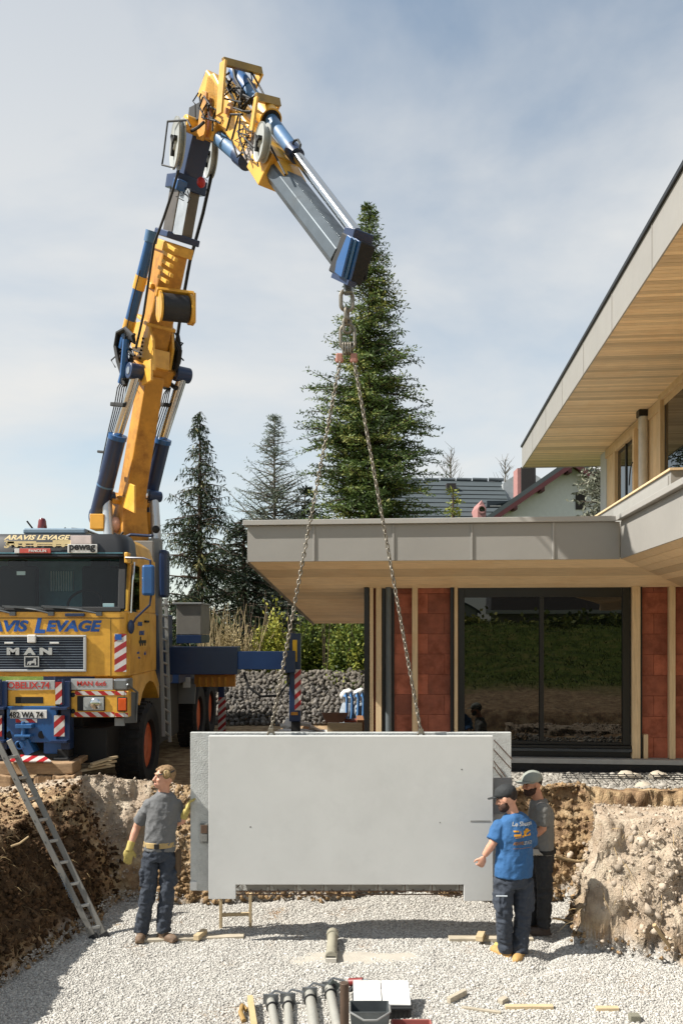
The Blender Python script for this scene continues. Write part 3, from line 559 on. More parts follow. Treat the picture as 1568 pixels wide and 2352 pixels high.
# black sun visor across the top of the cab with cream lettering and stickers
vs = MB(); pv = plan(10.50, 10.9, XR - .0, XLf + .0, .15); kk = len(pv)
vs.add([V((x, y, zc(1278, 10.5))) for x, y in pv] + [V((x + (XC - x) * .03, y + .06, zc(1240, 10.55))) for x, y in pv] + [V((x + (XC - x) * .09, y + .13, zc(1226, 10.6))) for x, y in pv],
       [tuple(range(kk))[::-1], tuple(range(2 * kk, 3 * kk))] + [(i + j, (i + 1) % kk + j, (i + 1) % kk + kk + j, i + kk + j) for i in range(kk) for j in (0, kk)])
vis = vs.build('visor', mat('visor_black', '#1c1d1f', .35, var=.1), cab, smooth=True, sharp=40)
UPV = V((0, .06, .21)).normalized()
zz = zc(1233, 10.5); text('lettering', 'ARAVIS LEVAGE', Mcrm, vis, (P(84, 0, 10.5).x, 10.522, zc(1234, 10.5)), (1, 0, 0), UPV, .065, .84, shear=.3, bold=.03)
ct_ = MB(); zb = zc(1254, 10.5)
for x0, x1, za, zb_ in ((-.62, -.1, .03, .06), (-.1, .62, .02, .045), (-.64, -.5, .0, .055), (.2, .62, .045, .075), (-.55, .55, .0, .012)): ct_.bx(P(96, 0, 10.5).x + x0 * .7, P(96, 0, 10.5).x + x1 * .7, 10.494, 10.5, zb + za, zb + zb_)
for x in (-.4, -.28, -.1, .2, .34, .46): ct_.cyl((P(96, 0, 10.5).x + x * .8, 10.493, zb + .01), (P(96, 0, 10.5).x + x * .8, 10.5, zb + .01), .026, n=10)
ct_.build('truck_emblem', Mcrm, vis); text('lettering', '3', Mcrm, vis, (P(16, 0, 10.5).x, 10.496, zc(1250, 10.5)), (1, 0, 0), (0, 0, 1), .10, .07, bold=.03)
pq('sticker', Mwht, vis, 155, 223, 1250, 1270, 10.475, .02); text('lettering', 'pewag', Mltk, vis, (P(189, 0, 10.473).x, 10.472, zc(1260, 10.47)), (1, 0, 0), (0, 0, 1), .095, .33, bold=.035)
pq('sticker', mat('sticker_pink', '#dccfcb', .5), vis, 162, 209, 1230, 1249.5, 10.478, .05)
pq('sticker', mat('sticker_red', '#c9564c', .5), vis, 45, 116, 1260, 1270.5, 10.475, .02); pq('sticker', Mwht, vis, 33, 44.5, 1260, 1270.5, 10.475, .02); text('lettering', 'PANOLIN', Mwht, vis, (P(86, 0, 10.47).x, 10.472, zc(1265, 10.47)), (1, 0, 0), (0, 0, 1), .035, .22, bold=.02)
# windscreen with rubber frame, wipers, interior
def wsmat(name, tint, f=.10):
    m = bpy.data.materials.new(name); m.use_nodes = True; t = m.node_tree; t.nodes.clear(); n = t.nodes.new; l = t.links.new
    o = n('ShaderNodeOutputMaterial'); tr = n('ShaderNodeBsdfTransparent'); tr.inputs[0].default_value = (*tint, 1); gl = n('ShaderNodeBsdfGlossy'); gl.inputs['Roughness'].default_value = .03; fr = n('ShaderNodeFresnel'); fr.inputs[0].default_value = 1.65
    ad = n('ShaderNodeMath'); ad.operation = 'ADD'; ad.inputs[1].default_value = f - .06; l(fr.outputs[0], ad.inputs[0]); mi = n('ShaderNodeMixShader'); l(ad.outputs[0], mi.inputs[0]); l(tr.outputs[0], mi.inputs[1]); l(gl.outputs[0], mi.inputs[2]); l(mi.outputs[0], o.inputs[0]); return m
Mws = wsmat('windscreen_glass', (.74, .86, .88), .03); Msg = wsmat('side_glass', (.25, .28, .28), .1)
zw0, zw1 = zWs + .02, zWt - .02; yw0, yw1 = YT + .02, 10.60
ws = MB().prism([(XLf + .1, yw0, zw0), (XR - .1, yw0, zw0), (XR - .13, yw1, zw1), (XLf + .13, yw1, zw1)], (0, .012, .003)); ws.f = ws.f[:1]; ws = ws.build('windscreen', Mws, cab)
rb = MB()
c4 = [V((XLf + .07, yw0, zw0)), V((XR - .07, yw0, zw0)), V((XR - .1, yw1, zw1)), V((XLf + .1, yw1, zw1))]
for i, wd in enumerate((.05, .07, .05, .07)): rb.bar(c4[i], c4[(i + 1) % 4], .045, wd * 1.3, V((0, .2, 1)) if i % 2 == 0 else V((1, 0, 0)))
rb.build('rubber_frame', Mrub, cab, .01)
for xe, xs in ((118, 30), (228, 120), (30, -60)):
    wi = MB(); wi.tube([P(xe, 1410, YT - .03), P((xe + xs) / 2 + 8, 1401, YT - .03), P(xs, 1394, YT + .0)], .012, 6); wi.bar(P(xs - 25, 1393, YT - .02), P(xs + 70, 1397, YT - .02), .012, .03); wi.box(P(xe, 1410, YT - .02), (.07, .05, .05)); wi.build('wiper', mat('wiper_grey', '#51565a', .4), cab)
inn = MB(); inn.bx(XLf + .06, XR - .06, 11.9, 11.93, zWs, zWt); inn.bx(XLf + .08, XR - .08, 10.5, 11.9, zWt - .0, zWt + .015); inn.bx(XLf + .1, XR - .1, 10.46, 10.8, zWs - .05, zWs + .05)
Mint = mat('cab_interior', '#5a8a99', .8, var=.2)
inn.build('interior', Mint, cab)
for x in (-.6, .55): 
    se = MB(); se.box((XC + x, 11.55, zWs + .28), (.52, .16, .75)); se.box((XC + x, 11.5, zWs + .72), (.26, .12, .2)); se.build('seat', mat('seat_cloth', '#16242b', .9), cab, .04)
MB().ring((XC + .5, 10.95, zWs + .12), (0, -.8, .6), .22, .018).build('steering_wheel', Mrub, cab, smooth=True)
for x0, x1 in ((100, 160), (200, 258)):
    f = pq('rear_window', mat('rear_pane_daylight', '#e3ebee', .3), cab, x0 + 16, x1 + 8, 1312, 1358, 11.88, .015, 0);  # opaque panes, daylight through the rear windows painted as a pale colour
    for i in range(9): x = x0 + 19 + i * (x1 - x0 - 12) / 8.5; pq('grille_bar', Mint, f, x, x + 2.4, 1311, 1359, 11.86, .015, 0)
pq('sun_shade', Mwht, cab, 38, 58, 1312, 1321, 10.75, .01); pq('papers', Mwht, cab, 236, 262, 1386, 1394, 10.52, .02)
# door, side window, mirror
sd_ = MB(); X = XR + .004
MB().prism([(X, 10.56, zWs + .03), (X, 11.04, zWs + .03), (X, 11.04, zWt - .13), (X, 10.72, zWt - .13)], (-.012, 0, 0)).build('side_window', Msg, cab)
door = MB().prism([(X, 10.54, zB + .04), (X, 11.55, zB + .04), (X, 11.55, zWs - .01), (X, 10.54, zWs - .01)], (-.01, 0, 0)).build('door', Myel, cab, .004)
MB().bar((X + .012, 11.3, zWs - .12), (X + .012, 11.5, zWs - .12), .03, .03).build('handle', Mrub, door, .006)
for yy, z, h, s_ in ((11.05, 3.24, .055, 'ARAVIS'), (11.15, 3.12, .06, 'LEVAGE'), (10.95, 2.86, .035, 'aravis'), (11.0, 2.79, .035, 'levage'), (11.33, 2.84, .05, '6x6')): text('lettering', s_, Mltb, door, (X + .004, yy, z), (0, 1, 0), (0, 0, 1), h, None, shear=.2, bold=.02)
lo_ = MB(); lo_.bx(X + .001, X + .005, 11.0, 11.4, 2.98, 3.02); lo_.bx(X + .001, X + .005, 11.05, 11.12, 3.02, 3.07)
for y in (11.08, 11.2, 11.34): lo_.cyl((X + .001, y, 2.97), (X + .006, y, 2.97), .03, n=10)
lo_.build('truck_emblem', Mltk, door)
gr = MB(); gr.tube([(X + .02, 10.52, zWs - .02), (X + .04, 10.53, 3.8), (X + .02, 10.68, zWt - .1)], .013, 6); gr.build('grab_rail', Mchr, cab)
mr_ = MB(); pm = P(341, 1333, 10.35); mr_.box(pm, (.155, .09, .385)); mir = mr_.build('mirror', Mblu, cab, .03); 
ma = MB(); ma.tube([P(288, 1281, 10.5), P(330, 1282, 10.4), P(345, 1287, 10.37), P(347, 1330, 10.40)], .013, 6); ma.tube([P(347, 1330, 10.40), P(347, 1368, 10.4), P(344, 1390, 10.42), P(312, 1420, 10.45), P(303, 1436, 10.47)], .013, 6); ma.ell(P(301, 1440, 10.46), (.045, .04, .09)); ma.build('mirror_arm', Mbld, cab, smooth=True)
# front panel: seam, lettering, grille, emblem
cq('seam', Mltk, -210, 284, 1419, 1420.5, -.003, .02, 0); cq('seam', Mltk, 254, 255, 1421, 1553, -.003, .02, 0)
cq('step_handle', Mbld, 149, 193, 1409, 1416, -.05, .049)
text('lettering', 'ARAVIS', Mltb, cab, (P(0, 0, YT).x - .04, YT - .004, zc(1438)), (1, 0, 0), (0, 0, 1), .145, .80, shear=.22, bold=.045)
text('lettering', 'L', Mltb, cab, (P(92, 0, YT).x, YT - .005, zc(1437)), (1, 0, 0), (0, 0, 1), .195, .14, shear=.22, bold=.05)
text('lettering', 'EVAGE', Mltb, cab, (P(170, 0, YT).x, YT - .004, zc(1438)), (1, 0, 0), (0, 0, 1), .145, .70, shear=.22, bold=.045)
grl = cq('grille', mat('grille_dark', '#0e1c33', .6), -52, 196, 1461, 1541, -.02, .019)
Msil = mat('silver_trim', '#c3c6c8', .35, metal=.4, var=.05)
gfr = MB(); [pbx(*q, YT - .05, .03, gfr) for q in ((-54, 198, 1459, 1464), (-54, 198, 1538, 1543.5), (-54, -48, 1464.1, 1537.9), (191, 198, 1464.1, 1537.9))]; gfr.build('grille_frame', Msil, grl, .008)
for i in range(12): cq('slat', mat('slat_blue_grey', '#8796a6', .4, metal=.3), -47.8, 190.8, 1467.5 + i * 5.9, 1468.6 + i * 5.9, -.028, .008, .0, grl)
for t_, x in (('M', 34), ('A', 72), ('N', 109)): text('lettering', t_, Msil, grl, (P(x, 0, YT).x, YT - .052, zc(1496)), (1, 0, 0), (0, 0, 1), .09, .155, depth=.02, bold=.06)
pq('emblem_plate', mat('emblem_dark', '#2b3644', .5), grl, 56.5, 88.5, 1509, 1530.5, YT - .05, .012); ef = MB(); [pbx(*q, YT - .06, .012, ef) for q in ((55.5, 89.5, 1507.5, 1510), (55.5, 89.5, 1529.5, 1532), (55.5, 58, 1510.1, 1529.4), (87, 89.5, 1510.1, 1529.4))]; ef.build('emblem_frame', Msil, grl)
li = MB(); poly = [(62, 1527), (64, 1520), (70, 1518.5), (76, 1518), (78, 1513), (82, 1512.5), (84, 1515), (82.5, 1517), (83.5, 1522), (83, 1528), (80.5, 1528), (80, 1523), (73, 1523.5), (70, 1528), (67, 1528), (68, 1524), (65, 1524.5), (64.5, 1527)]
li.prism([P(x, y, YT - .056) for x, y in poly], (0, -.006, 0)); li.build('lion_emblem', Msil, grl)
cq('badge', Mwht, 62, 82, 1458, 1477, -.075, .03, .012); cq('badge', Mwht, 10, 30, 1475, 1479, -.06, .02); cq('badge', Mwht, 114, 135, 1475, 1479, -.06, .02)
fl = MB(); pbx(263, 290, 1456, 1543.5, YT - .012, .01, fl); fl.build('flag_panel', Mrw3, cab); pq('flag_corner', Mltb, cab, 264, 279, 1457, 1470, YT - .018, .004, 0)
# roof things
cq('roof_fairing', mat('roof_blue_grey', '#7d95a8', .45), 52, 196, 1213, 1226, .3, .9, .02)
bc = MB(); bc.lathe(P(97, 1214, 10.9), (0, 0, 1), [(.06, 0), (.06, .03), (.055, .05), (.05, .1), (.035, .13), (.01, .14)], 14); bc.build('beacon', mat('beacon_red', '#6d1f1c', .25, coat=.5), cab, smooth=True)
for q in (((75, 1214), (62, 1197)), ((150, 1214), (149, 1212))): MB().tube([P(*q[0], 10.9), P(*q[1], 10.9)], .012, 6).build('aerial', Mrub, cab)
MB().tube([P(165, 1214, 10.9), P(195, 1217, 10.85), P(225, 1228, 10.8), P(235, 1236, 10.8)], .014, 6).build('hose', Mrub, cab)
# bumper: plates, lamps, slots, blue recovery plate
YB = YT - .12
bum = pbx(163, 296, 1587, 1648, YB, .12).build('bumper', Myel, truck, .012); pq('bumper_centre', Myel, bum, 9, 128, 1586, 1622, YB - .02, .12); pq('slot', Mcha, bum, 35, 99, 1601, 1616, YB - .024, .01, .003); pq('bumper_left', Myel, bum, -152, -12, 1587, 1648, YB, .12)
pl_ = pq('name_plate', mat('silver_plate', '#b5b8ba', .4, metal=.3, var=.05), bum, 13, 126, 1563, 1585, YB - .03, .02); text('lettering', 'OBELIX-74', Mltr, pl_, (P(68, 0, YB).x, YB - .033, P(0, 1574, YB).z), (1, 0, 0), (0, 0, 1), .085, .52, bold=.02)
pl_ = pq('type_plate', mat('silver_plate', '#b5b8ba'), bum, 163, 259, 1559.5, 1585, YB - .01, .02); text('lettering', 'MAN 6x6', Mltr, pl_, (P(211, 0, YB).x, YB - .013, P(0, 1570, YB).z), (1, 0, 0), (0, 0, 1), .06, .36, bold=.02)
pq('step_box', Mste, bum, 259.5, 292, 1560, 1586, YB, .3, .02)
for x0, x1, y0, y1 in ((172, 262, 1588, 1597), (171, 262, 1636, 1647), (264, 290, 1588, 1597), (264, 294, 1638, 1647)): pq('reflector_strip', Mrw2, bum, x0, x1, y0, y1, YB - .006, .005, 0)
hl = pq('headlight', Mrub, bum, 177, 241, 1599, 1633.5, YB - .014, .012, .006); 
Mlens = glass_mat('lamp_lens', (.35, .37, .36), 1.6, .12); pq('lens', Mlens, hl, 191, 238.5, 1602.5, 1632, YB - .024, .01, .012); MB().ell(P(219, 1617, YB - .02), (.075, .02, .075)).build('reflector', Mchr, hl, smooth=True)
il = pq('indicator', Mrub, bum, 269, 291.5, 1602, 1635, YB - .014, .012, .004); pq('lens', mat('orange_lens', '#d9541c', .2, coat=.5), il, 271, 290, 1604.5, 1633, YB - .03, .016, .01)
MB().ell(P(167.5, 1596.5, YB), (.03, .02, .03)).build('bolt', Mrub, bum); MB().ell(P(167.5, 1634, YB), (.03, .02, .03)).build('bolt', Mrub, bum)
gd = MB(); gd.prism([P(285, 1587, YB - .01), P(316, 1592, YB + .25), P(314, 1660, YB + .25), P(285, 1662, YB - .01)], (0, .02, 0)); gd.tube([P(292, 1572, YB), P(316, 1591, YB + .22), P(312, 1655, YB + .22)], .014, 6); gd.build('mud_guard', mat('dull_steel', '#6d7275', .5, metal=.4, var=.2), bum); pq('mud_flap', Mgry, bum, 263, 286, 1650, 1668, YB + .05, .02)
bp_ = pq('winch_plate', Mblu, truck, 8, 130, 1623, 1706, YB - .06, .06, .008); pq('number_plate', Mwht, bp_, 23, 107.5, 1631, 1650.5, YB - .075, .014); text('lettering', '482 WA 74', Mltk, bp_, (P(65, 0, YB).x, YB - .078, P(0, 1641, YB).z), (1, 0, 0), (0, 0, 1), .075, .42, bold=.02)
pq('plate_end', mat('plate_blue', '#3a6fa8', .4), bp_, 16, 22.5, 1631, 1650.5, YB - .075, .014); pq('reflector_strip', Mrw2, bp_, 36, 85, 1652, 1660, YB - .066, .005, 0); pq('lower_plate', Mblu, bp_, 100, 148, 1690, 1732, YB - .02, .05, .006); pq('lower_plate', Mblu, bp_, -8, 40, 1700, 1720, YB - .02, .05, .006)
for x in (24, 97): MB().cyl(P(x, 1688, YB - .064), P(x, 1688, YB - .05), .05, n=16).build('bolt_hole', Mcha, bp_)
ht = MB(); ht.box(P(57, 1668, YB - .1), (.2, .1, .05)); ht.box(P(55, 1690, YB - .1), (.2, .12, .03)); ht.cyl(P(53, 1658, YB - .12), P(53, 1700, YB - .12), .025, n=10); ht.ring(P(45, 1712, YB - .12), (0, 1, .3), .05, .012); ht.bar(P(60, 1700, YB), P(75, 1730, YB), .2, .12); ht.build('tow_hitch', mat('hitch_blue', '#2f6399', .4, var=.2), bp_, .006)
for x0, i in ((126, 0), (-18, 1)):
    po = MB(); pbx(x0 + 14, x0 + 34, 1566, 1722, YB - .06, .16, po); po.tube([P(x0 + 8, 1564, YB - .1), P(x0 + 20, 1561, YB - .1), P(x0 + 20, 1620, YB - .1), P(x0 + 10, 1622, YB - .1)], .015, 6); po.box(P(x0 + 12, 1627, YB - .12), (.2, .12, .03)); po.box(P(x0 + 12, 1703, YB - .12), (.2, .12, .03)); po = po.build('stabiliser_post', Mbld, truck, .006)
    pq('warning_board', Mrw, po, x0 - 2, x0 + 22, 1644, 1692, YB - .12, .012, 0); pq('warning_board', Mrw, po, x0 + 1, x0 + 16, 1567, 1618, YB - .12, .012, 0)
    ft = MB(); pbx(x0 + 5, x0 + 32, 1722, 1742, YB - .05, .16, ft); pbx(x0 - 6, x0 + 36, 1742, 1750, YB - .1, .3, ft); ft.build('foot', Mcha, po, .008)
# fender and wheel arch
fe = MB(); Xf = XR - .01
arch = [(Xf, 10.75, zB + .001), (Xf, 10.75, 2.2), (Xf, 10.98, 2.2)] + [(Xf, 11.7 - .72 * math.cos(t), 1.72 + .72 * math.sin(t)) for t in [math.pi * i / 10 for i in range(2, 9)]] + [(Xf, 12.3, 2.25), (Xf, 12.3, 2.35), (Xf, 12.05, zB + .001)]
fe.prism(arch, (-.5, 0, 0)); fe.build('fender', Myel, truck, .01)
def wheel(X, Y, outer, r=.6, name='wheel'):
    ty = MB(); s = 1 if outer > 0 else -1; c = V((X, Y, .93 + r))
    ty.lathe(c, (s, 0, 0), [(.33, -.34), (r - .06, -.36), (r, -.30), (r, -.04), (r - .06, .02), (.36, 0), (.33, -.22)], 40)
    for i in range(30):
        t = 2 * math.pi * i / 30
        for zz_, sh in ((-.27, 0), (-.09, .1)): e = V((0, math.cos(t + sh), math.sin(t + sh))); ty.bar(c + V((s * (zz_ - .07), 0, 0)) + e * (r + .004), c + V((s * (zz_ + .07), 0, 0)) + e * (r + .004), .055, .03, e)
    w_ = ty.build(name, Mtyr, truck, smooth=True, sharp=30)
    ri = MB(); ri.lathe(c, (s, 0, 0), [(.335, -.06), (.315, -.05), (.30, -.10), (.20, -.16), (.13, -.17), (.12, -.06), (.02, -.05)], 32); ri.build('rim', Mrim, w_, smooth=True, sharp=30)
    for i in range(8): t = 2 * math.pi * i / 8; e = V((0, math.cos(t), math.sin(t))); MB().cyl(c + e * .18 + V((-s * .16, 0, 0)), c + e * .18 + V((-s * .11, 0, 0)), .018, n=6).build('wheel_nut', Mrub, w_)
    return w_
XW = XR - .02
for Y in (11.75, 15.9, 17.3): wheel(XW, Y, 1); wheel(XC * 2 - XW, Y, -1)
ch = MB(); ch.bx(XC - .55, XC + .55, 10.7, 19.0, 1.7, 2.2); ch.bx(XC - .9, XC + .9, 10.6, 11.3, 1.45, 1.9); ch.cyl((XC - .9, 11.75, 1.53), (XC + .9, 11.75, 1.53), .12); ch.cyl((XC - .9, 15.9, 1.53), (XC + .9, 15.9, 1.53), .14); ch.cyl((XC - .9, 17.3, 1.53), (XC + .9, 17.3, 1.53), .14); ch.bx(XLf + .3, XR - .25, 12.4, 15.0, 1.3, 2.3); ch.build('chassis', Mcha, truck, .02)
bd = MB(); bd.bx(XLf + .05, XR - .05, 14.0, 19.2, 2.25, 2.45); bd.bx(XLf + .05, XLf + .12, 14.0, 19.2, 2.45, 2.9); bd.build('load_bed', Mbld, truck, .01)
bx_ = pq('tool_box', mat('tool_box_grey', '#77736b', .6, var=.15, dirt='#4c4842'), truck, 405, 462, 1388, 1458, 14.0, .9, .01); pq('box_base', Mbld, bx_, 405, 462, 1459, 1478, 13.95, .9); pq('box_lid', Mgry, bx_, 396, 463, 1384, 1388, 13.96, .98)
ra = pq('step_rail', mat('ochre_paint', '#c98a35', .5, var=.12, dirt='#8a5420'), truck, 446, 540, 1549, 1578, 15.2, .08, .01); pq('rail_top', mat('ochre_paint', ''), ra, 440, 548, 1545, 1549, 15.1, .3)
for i in range(5): x = 455 + i * 15; pq('rail_slot', Mora, ra, x, x + 5, 1556, 1578, 15.15, .05)
fd = MB(); fd.ext(V((XR - .5, 0, 0)) + V((0, 16.6, 2.26)), V((XR + .02, 16.6, 2.26)), [(-1.5, -.45), (-1.4, -.1), (-1.1, .02), (1.1, .02), (1.4, -.1), (1.5, -.45), (1.46, -.45), (1.36, -.12), (1.08, -.02), (-1.08, -.02), (-1.36, -.12), (-1.46, -.45)]); fd.build('rear_fender', Mgry, truck)
wb = pq('warning_board', Mrw, truck, 501, 518, 1602, 1690, 17.9, .02, 0); pq('board_bracket', Mbld, wb, 501, 515, 1570, 1602, 17.92, .05); pq('label_plate', Mwht, truck, 420, 437, 1556, 1580, 14.6, .02)
# ladder hung on the side behind the cab
la = MB(); p0, p1, q0, q1 = P(367, 1375, 12.12), P(376, 1692, 12.12), P(381, 1375, 12.3), P(390, 1705, 12.3)
la.bar(p0, p1, .05, .03, V((0, 1, 0))); la.bar(q0, q1, .05, .03, V((0, 1, 0))); la = la.build('side_ladder', Mgry, truck, .004)
for i in range(12): t = (i + .5) / 12; MB().cyl(p0.lerp(p1, t), q0.lerp(q1, t), .016, n=8).build('rung', Malu, la)
# outrigger with jack
YO = 12.95
ou = pbx(388, 545, 1486, 1550, YO, .42).build('outrigger', Mbld, truck, .01); pq('beam', mat('outrigger_blue', '#1c4f93', .38, var=.1, dirt='#12325e', dirtamt=.5), ou, 545.2, 668, 1497, 1538, YO + .06, .3, .008)
pj = MB(); pbx(664, 690, 1455, 1658, YO + .02, .24, pj); pj.box(P(667, 1520, YO), (.16, .2, .34)); pj = pj.build('jack', Mbld, ou, .012); pq('jack_leg', Mcha, pj, 668.5, 689, 1658.5, 1768, YO + .06, .15); pq('jack_foot', Mcha, pj, 655, 702, 1765, 1772, YO - .02, .3)
pq('reflector', mat('yellow_reflector', '#e3b514', .35), pj, 671.5, 682, 1470, 1520, YO + .005, .014); pq('warning_board', Mrw, pj, 676.5, 691, 1538, 1632, YO + .004, .014, 0); pq('jack_sticker', Mora, pj, 668, 684, 1636, 1643, YO + .005, .014, 0)
MB().tube([P(560, 1545, YO), P(572, 1580, YO - .1), P(600, 1600, YO - .1), P(640, 1598, YO - .1), P(660, 1570, YO), P(664, 1520, YO)], .02, 8).build('hose', Mrub, ou, smooth=True)
# ---------------------------------------------------------------- loader crane: all booms lie in one upright plane through column and hook
CB, CTp = V((-3.26, 12.8, 0)), V((.12, 8.6, 0)); DH = (CTp - CB).normalized(); NN = V((-DH.y, DH.x, 0)); LC = (CTp - CB).length
def Q(x, y, o=0.0):
    """point of the crane plane (shifted o metres sideways) seen at picture position x, y"""
    k = (x - CX) / F; bx, by = CB.x + NN.x * o, CB.y + NN.y * o; t = (k * by - bx) / (DH.x - k * DH.y)
    return P(x, y, by + DH.y * t)
def boom(name, m, x0, y0, x1, y1, th, wd, o=0, par=None, th1=None, wd1=None, bevel=.012): return MB().bar(Q(x0, y0, o), Q(x1, y1, o), th, wd, NN, th1, wd1).build(name, m, par or truck, bevel)
def rod(name, m, x0, y0, x1, y1, r, o=0, par=None, r1=None, n=20): return MB().cyl(Q(x0, y0, o), Q(x1, y1, o), r, r1, n).build(name, m, par or truck, smooth=True, sharp=40)
def pin(name, m, x, y, r, o0, o1, par=None, hole=True):
    c = Q(x, y, (o0 + o1) / 2); a, b_ = c - NN * (o1 - o0) / 2, c + NN * (o1 - o0) / 2
    mb = MB().cyl(a, b_, r, n=22); o = mb.build(name, m, par or truck, .01, smooth=True, sharp=40)
    if hole: MB().cyl(a - NN * .008, a - NN * .001, r * .45, n=14).build('pin_end', Mchr, o)
    return o
# column and base
bs = MB(); bs.bx(-4.3, -2.75, 12.35, 13.5, 2.3, 3.4); bs.build('crane_base', Mbld, truck, .03)
cl = MB().bar(Q(297, 1330), Q(297, 1168), .62, .5, NN, .42, .4).build('crane_column', Mora, truck, .03)
pq('stack_panel', mat('grey_panel', '#8f8c86', .55, var=.1, dirt='#6a665f'), cl, 302, 351, 1242, 1335, 12.32, .1, .01); pq('side_tank', Mbld, cl, 364, 383, 1262, 1372, 12.6, .25, .04); pq('side_case', Mgry, cl, 340, 366, 1236, 1500, 12.7, .25, .01)
pq('work_lamp', Myel, cl, 206, 238, 1180, 1215, 12.5, .3, .01); pq('column_block', Mora, cl, 322, 352, 1176, 1225, 12.9, .25, .02); MB().ell(Q(266, 1205, -.25), (.09, .09, .12)).build('accumulator', mat('primer_pink', '#c59a86', .5), cl, smooth=True); MB().ell(P(358, 1216, 12.4), (.06, .05, .06)).build('flood_lamp', Mrub, cl)
MB().tube([P(272, 1240, 12.4), P(300, 1228, 12.4), P(345, 1231, 12.4), P(352, 1228, 12.4)], .022, 8).build('pipe', Mbld, cl); MB().tube([P(262, 1225, 12.4), P(275, 1232, 12.4), P(283, 1222, 12.4)], .018, 6).build('pipe', Mrub, cl)
for x0, x1, o in ((245, 251, -.36), (353, 359, .36)):
    r_ = rod('lift_cylinder', mat('pale_rod', '#c5cbd0', .28, metal=.6, var=.06), x0, 1150, x1, 1240, .078, o); pin('pin_boss', Mbld, x0 + 1, 1140, .085, o - .11, o + .11, r_)
# main boom
bm1 = boom('main_boom', Mora, 293, 1200, 348, 862, .33, .33, th1=.31, wd1=.29, bevel=.02)
boom('boom_foot', Mora, 291, 1218, 299, 1140, .50, .42, par=bm1, th1=.40, wd1=.40); 
for o in (-.22, .22): boom('foot_plate', Myel, 296, 1172, 304, 1112, .46, .035, o, bm1, .2)
boom('cross_tube', Mora, 292, 1152, 294, 1142, .40, .62, 0, bm1)
for (xa, ya), (xb, yb), (xc, yc), o in (((226, 1180), (270, 1003), (313, 862), -.42), ((331, 1186), (373, 1012), (418, 868), .42)):
    c_ = rod('boom_cylinder', Mbld, xa, ya, xb, yb, .128, o); rod('end_collar', Mblu, xb - 1, yb + 6, xb + 1, yb - 4, .137, o, c_); rod('rod', Mchr, xb, yb - 4, xc, yc, .075, o, c_); pin('pin_boss', Mbld, xc, yc - 8, .115, o - .12, o + .12, c_); pin('pin_boss', Mbld, xa - 2, ya + 6, .12, o - .1, o + .1, c_)
    rod('collar_ring', Mblg, xa + (xb - xa) * .36, ya + (yb - ya) * .36, xa + (xb - xa) * .38, ya + (yb - ya) * .38, .131, o, c_)
hin = boom('hinge_block', Mora, 340, 872, 352, 834, .34, .60, bevel=.03); boom('hinge_plate', Myel, 338, 880, 338, 830, .30, .04, -.33, hin)
for o in (-.2, .2):
    mb = MB(); mb.prism([Q(x, y, o) for x, y in ((318, 850), (300, 792), (310, 740), (338, 735), (350, 780), (352, 850))] if o < 0 else [Q(x, y, o) for x, y in ((352, 850), (350, 780), (362, 735), (392, 740), (396, 800), (388, 850))], NN * .04); mb.build('hinge_cheek', Myel, hin, .008)
boom('hinge_cover', Myel, 362, 848, 362, 805, .1, .34, 0, hin, .12)
# second boom with drum winch
bm2 = boom('second_boom', Mora, 340, 850, 397, 560, .32, .35, th1=.34, wd1=.38, bevel=.03)
boom('boom_flange', Myel, 393, 582, 398, 558, .42, .46, 0, bm2); boom('boom_rib', Myel, 366, 662, 369, 650, .45, .47, 0, bm2); boom('boom_rib', Myel, 357, 746, 359, 738, .44, .46, 0, bm2)
for i in range(5):
    for o in (-.22, .22): boom('boom_cleat', Myel, 374 + i * 5, 645 - i * 18, 376 + i * 5, 637 - i * 18, .3 + .14 * (i % 2), .05, o, bm2, bevel=.004)
RW = V((.9, .40, .05)).normalized(); d0 = Q(364, 703, -.26); d1 = d0 + RW * .46
wn = MB().lathe(d0, RW, [(.10, 0), (.21, .0), (.21, .03), (.17, .035)], 28).build('winch', Myel, bm2, smooth=True, sharp=30); MB().lathe(d0, RW, [(.17, .037), (.185, .05), (.185, .40), (.17, .42)], 28).build('rope_drum', mat('wound_rope', '#232428', .5, var=.4, scale=3, aniso=(1, 1, 1), bump=.3, bscale=40), wn, smooth=True, sharp=30); MB().lathe(d0, RW, [(.17, .422), (.21, .425), (.21, .46), (.1, .465)], 28).build('drum_flange', Myel, wn, smooth=True, sharp=30)
wbk = MB(); wbk.bar(d0 + V((0, 0, .2)) + RW * -.03, d1 + V((0, 0, .2)) + RW * .03, .05, .14, V((0, -1, .4))); wbk.bar(d1 + RW * .03 + V((0, 0, .22)), d1 + RW * .03 + V((0, 0, -.2)), .04, .16, RW.cross(V((0, 0, 1)))); wbk.build('winch_bracket', Myel, wn, .008)
c_ = rod('side_cylinder', Mblu, 283, 800, 347, 548, .075, -.40, bm2); 
for a, b_ in ((.15, .26), (.54, .66)): rod('cylinder_clamp', Myel, 283 + 64 * a, 800 - 252 * a, 283 + 64 * b_, 800 - 252 * b_, .085, -.40, bm2)
rod('cylinder_head', Mblg, 345, 556, 350, 530, .09, -.40, bm2)
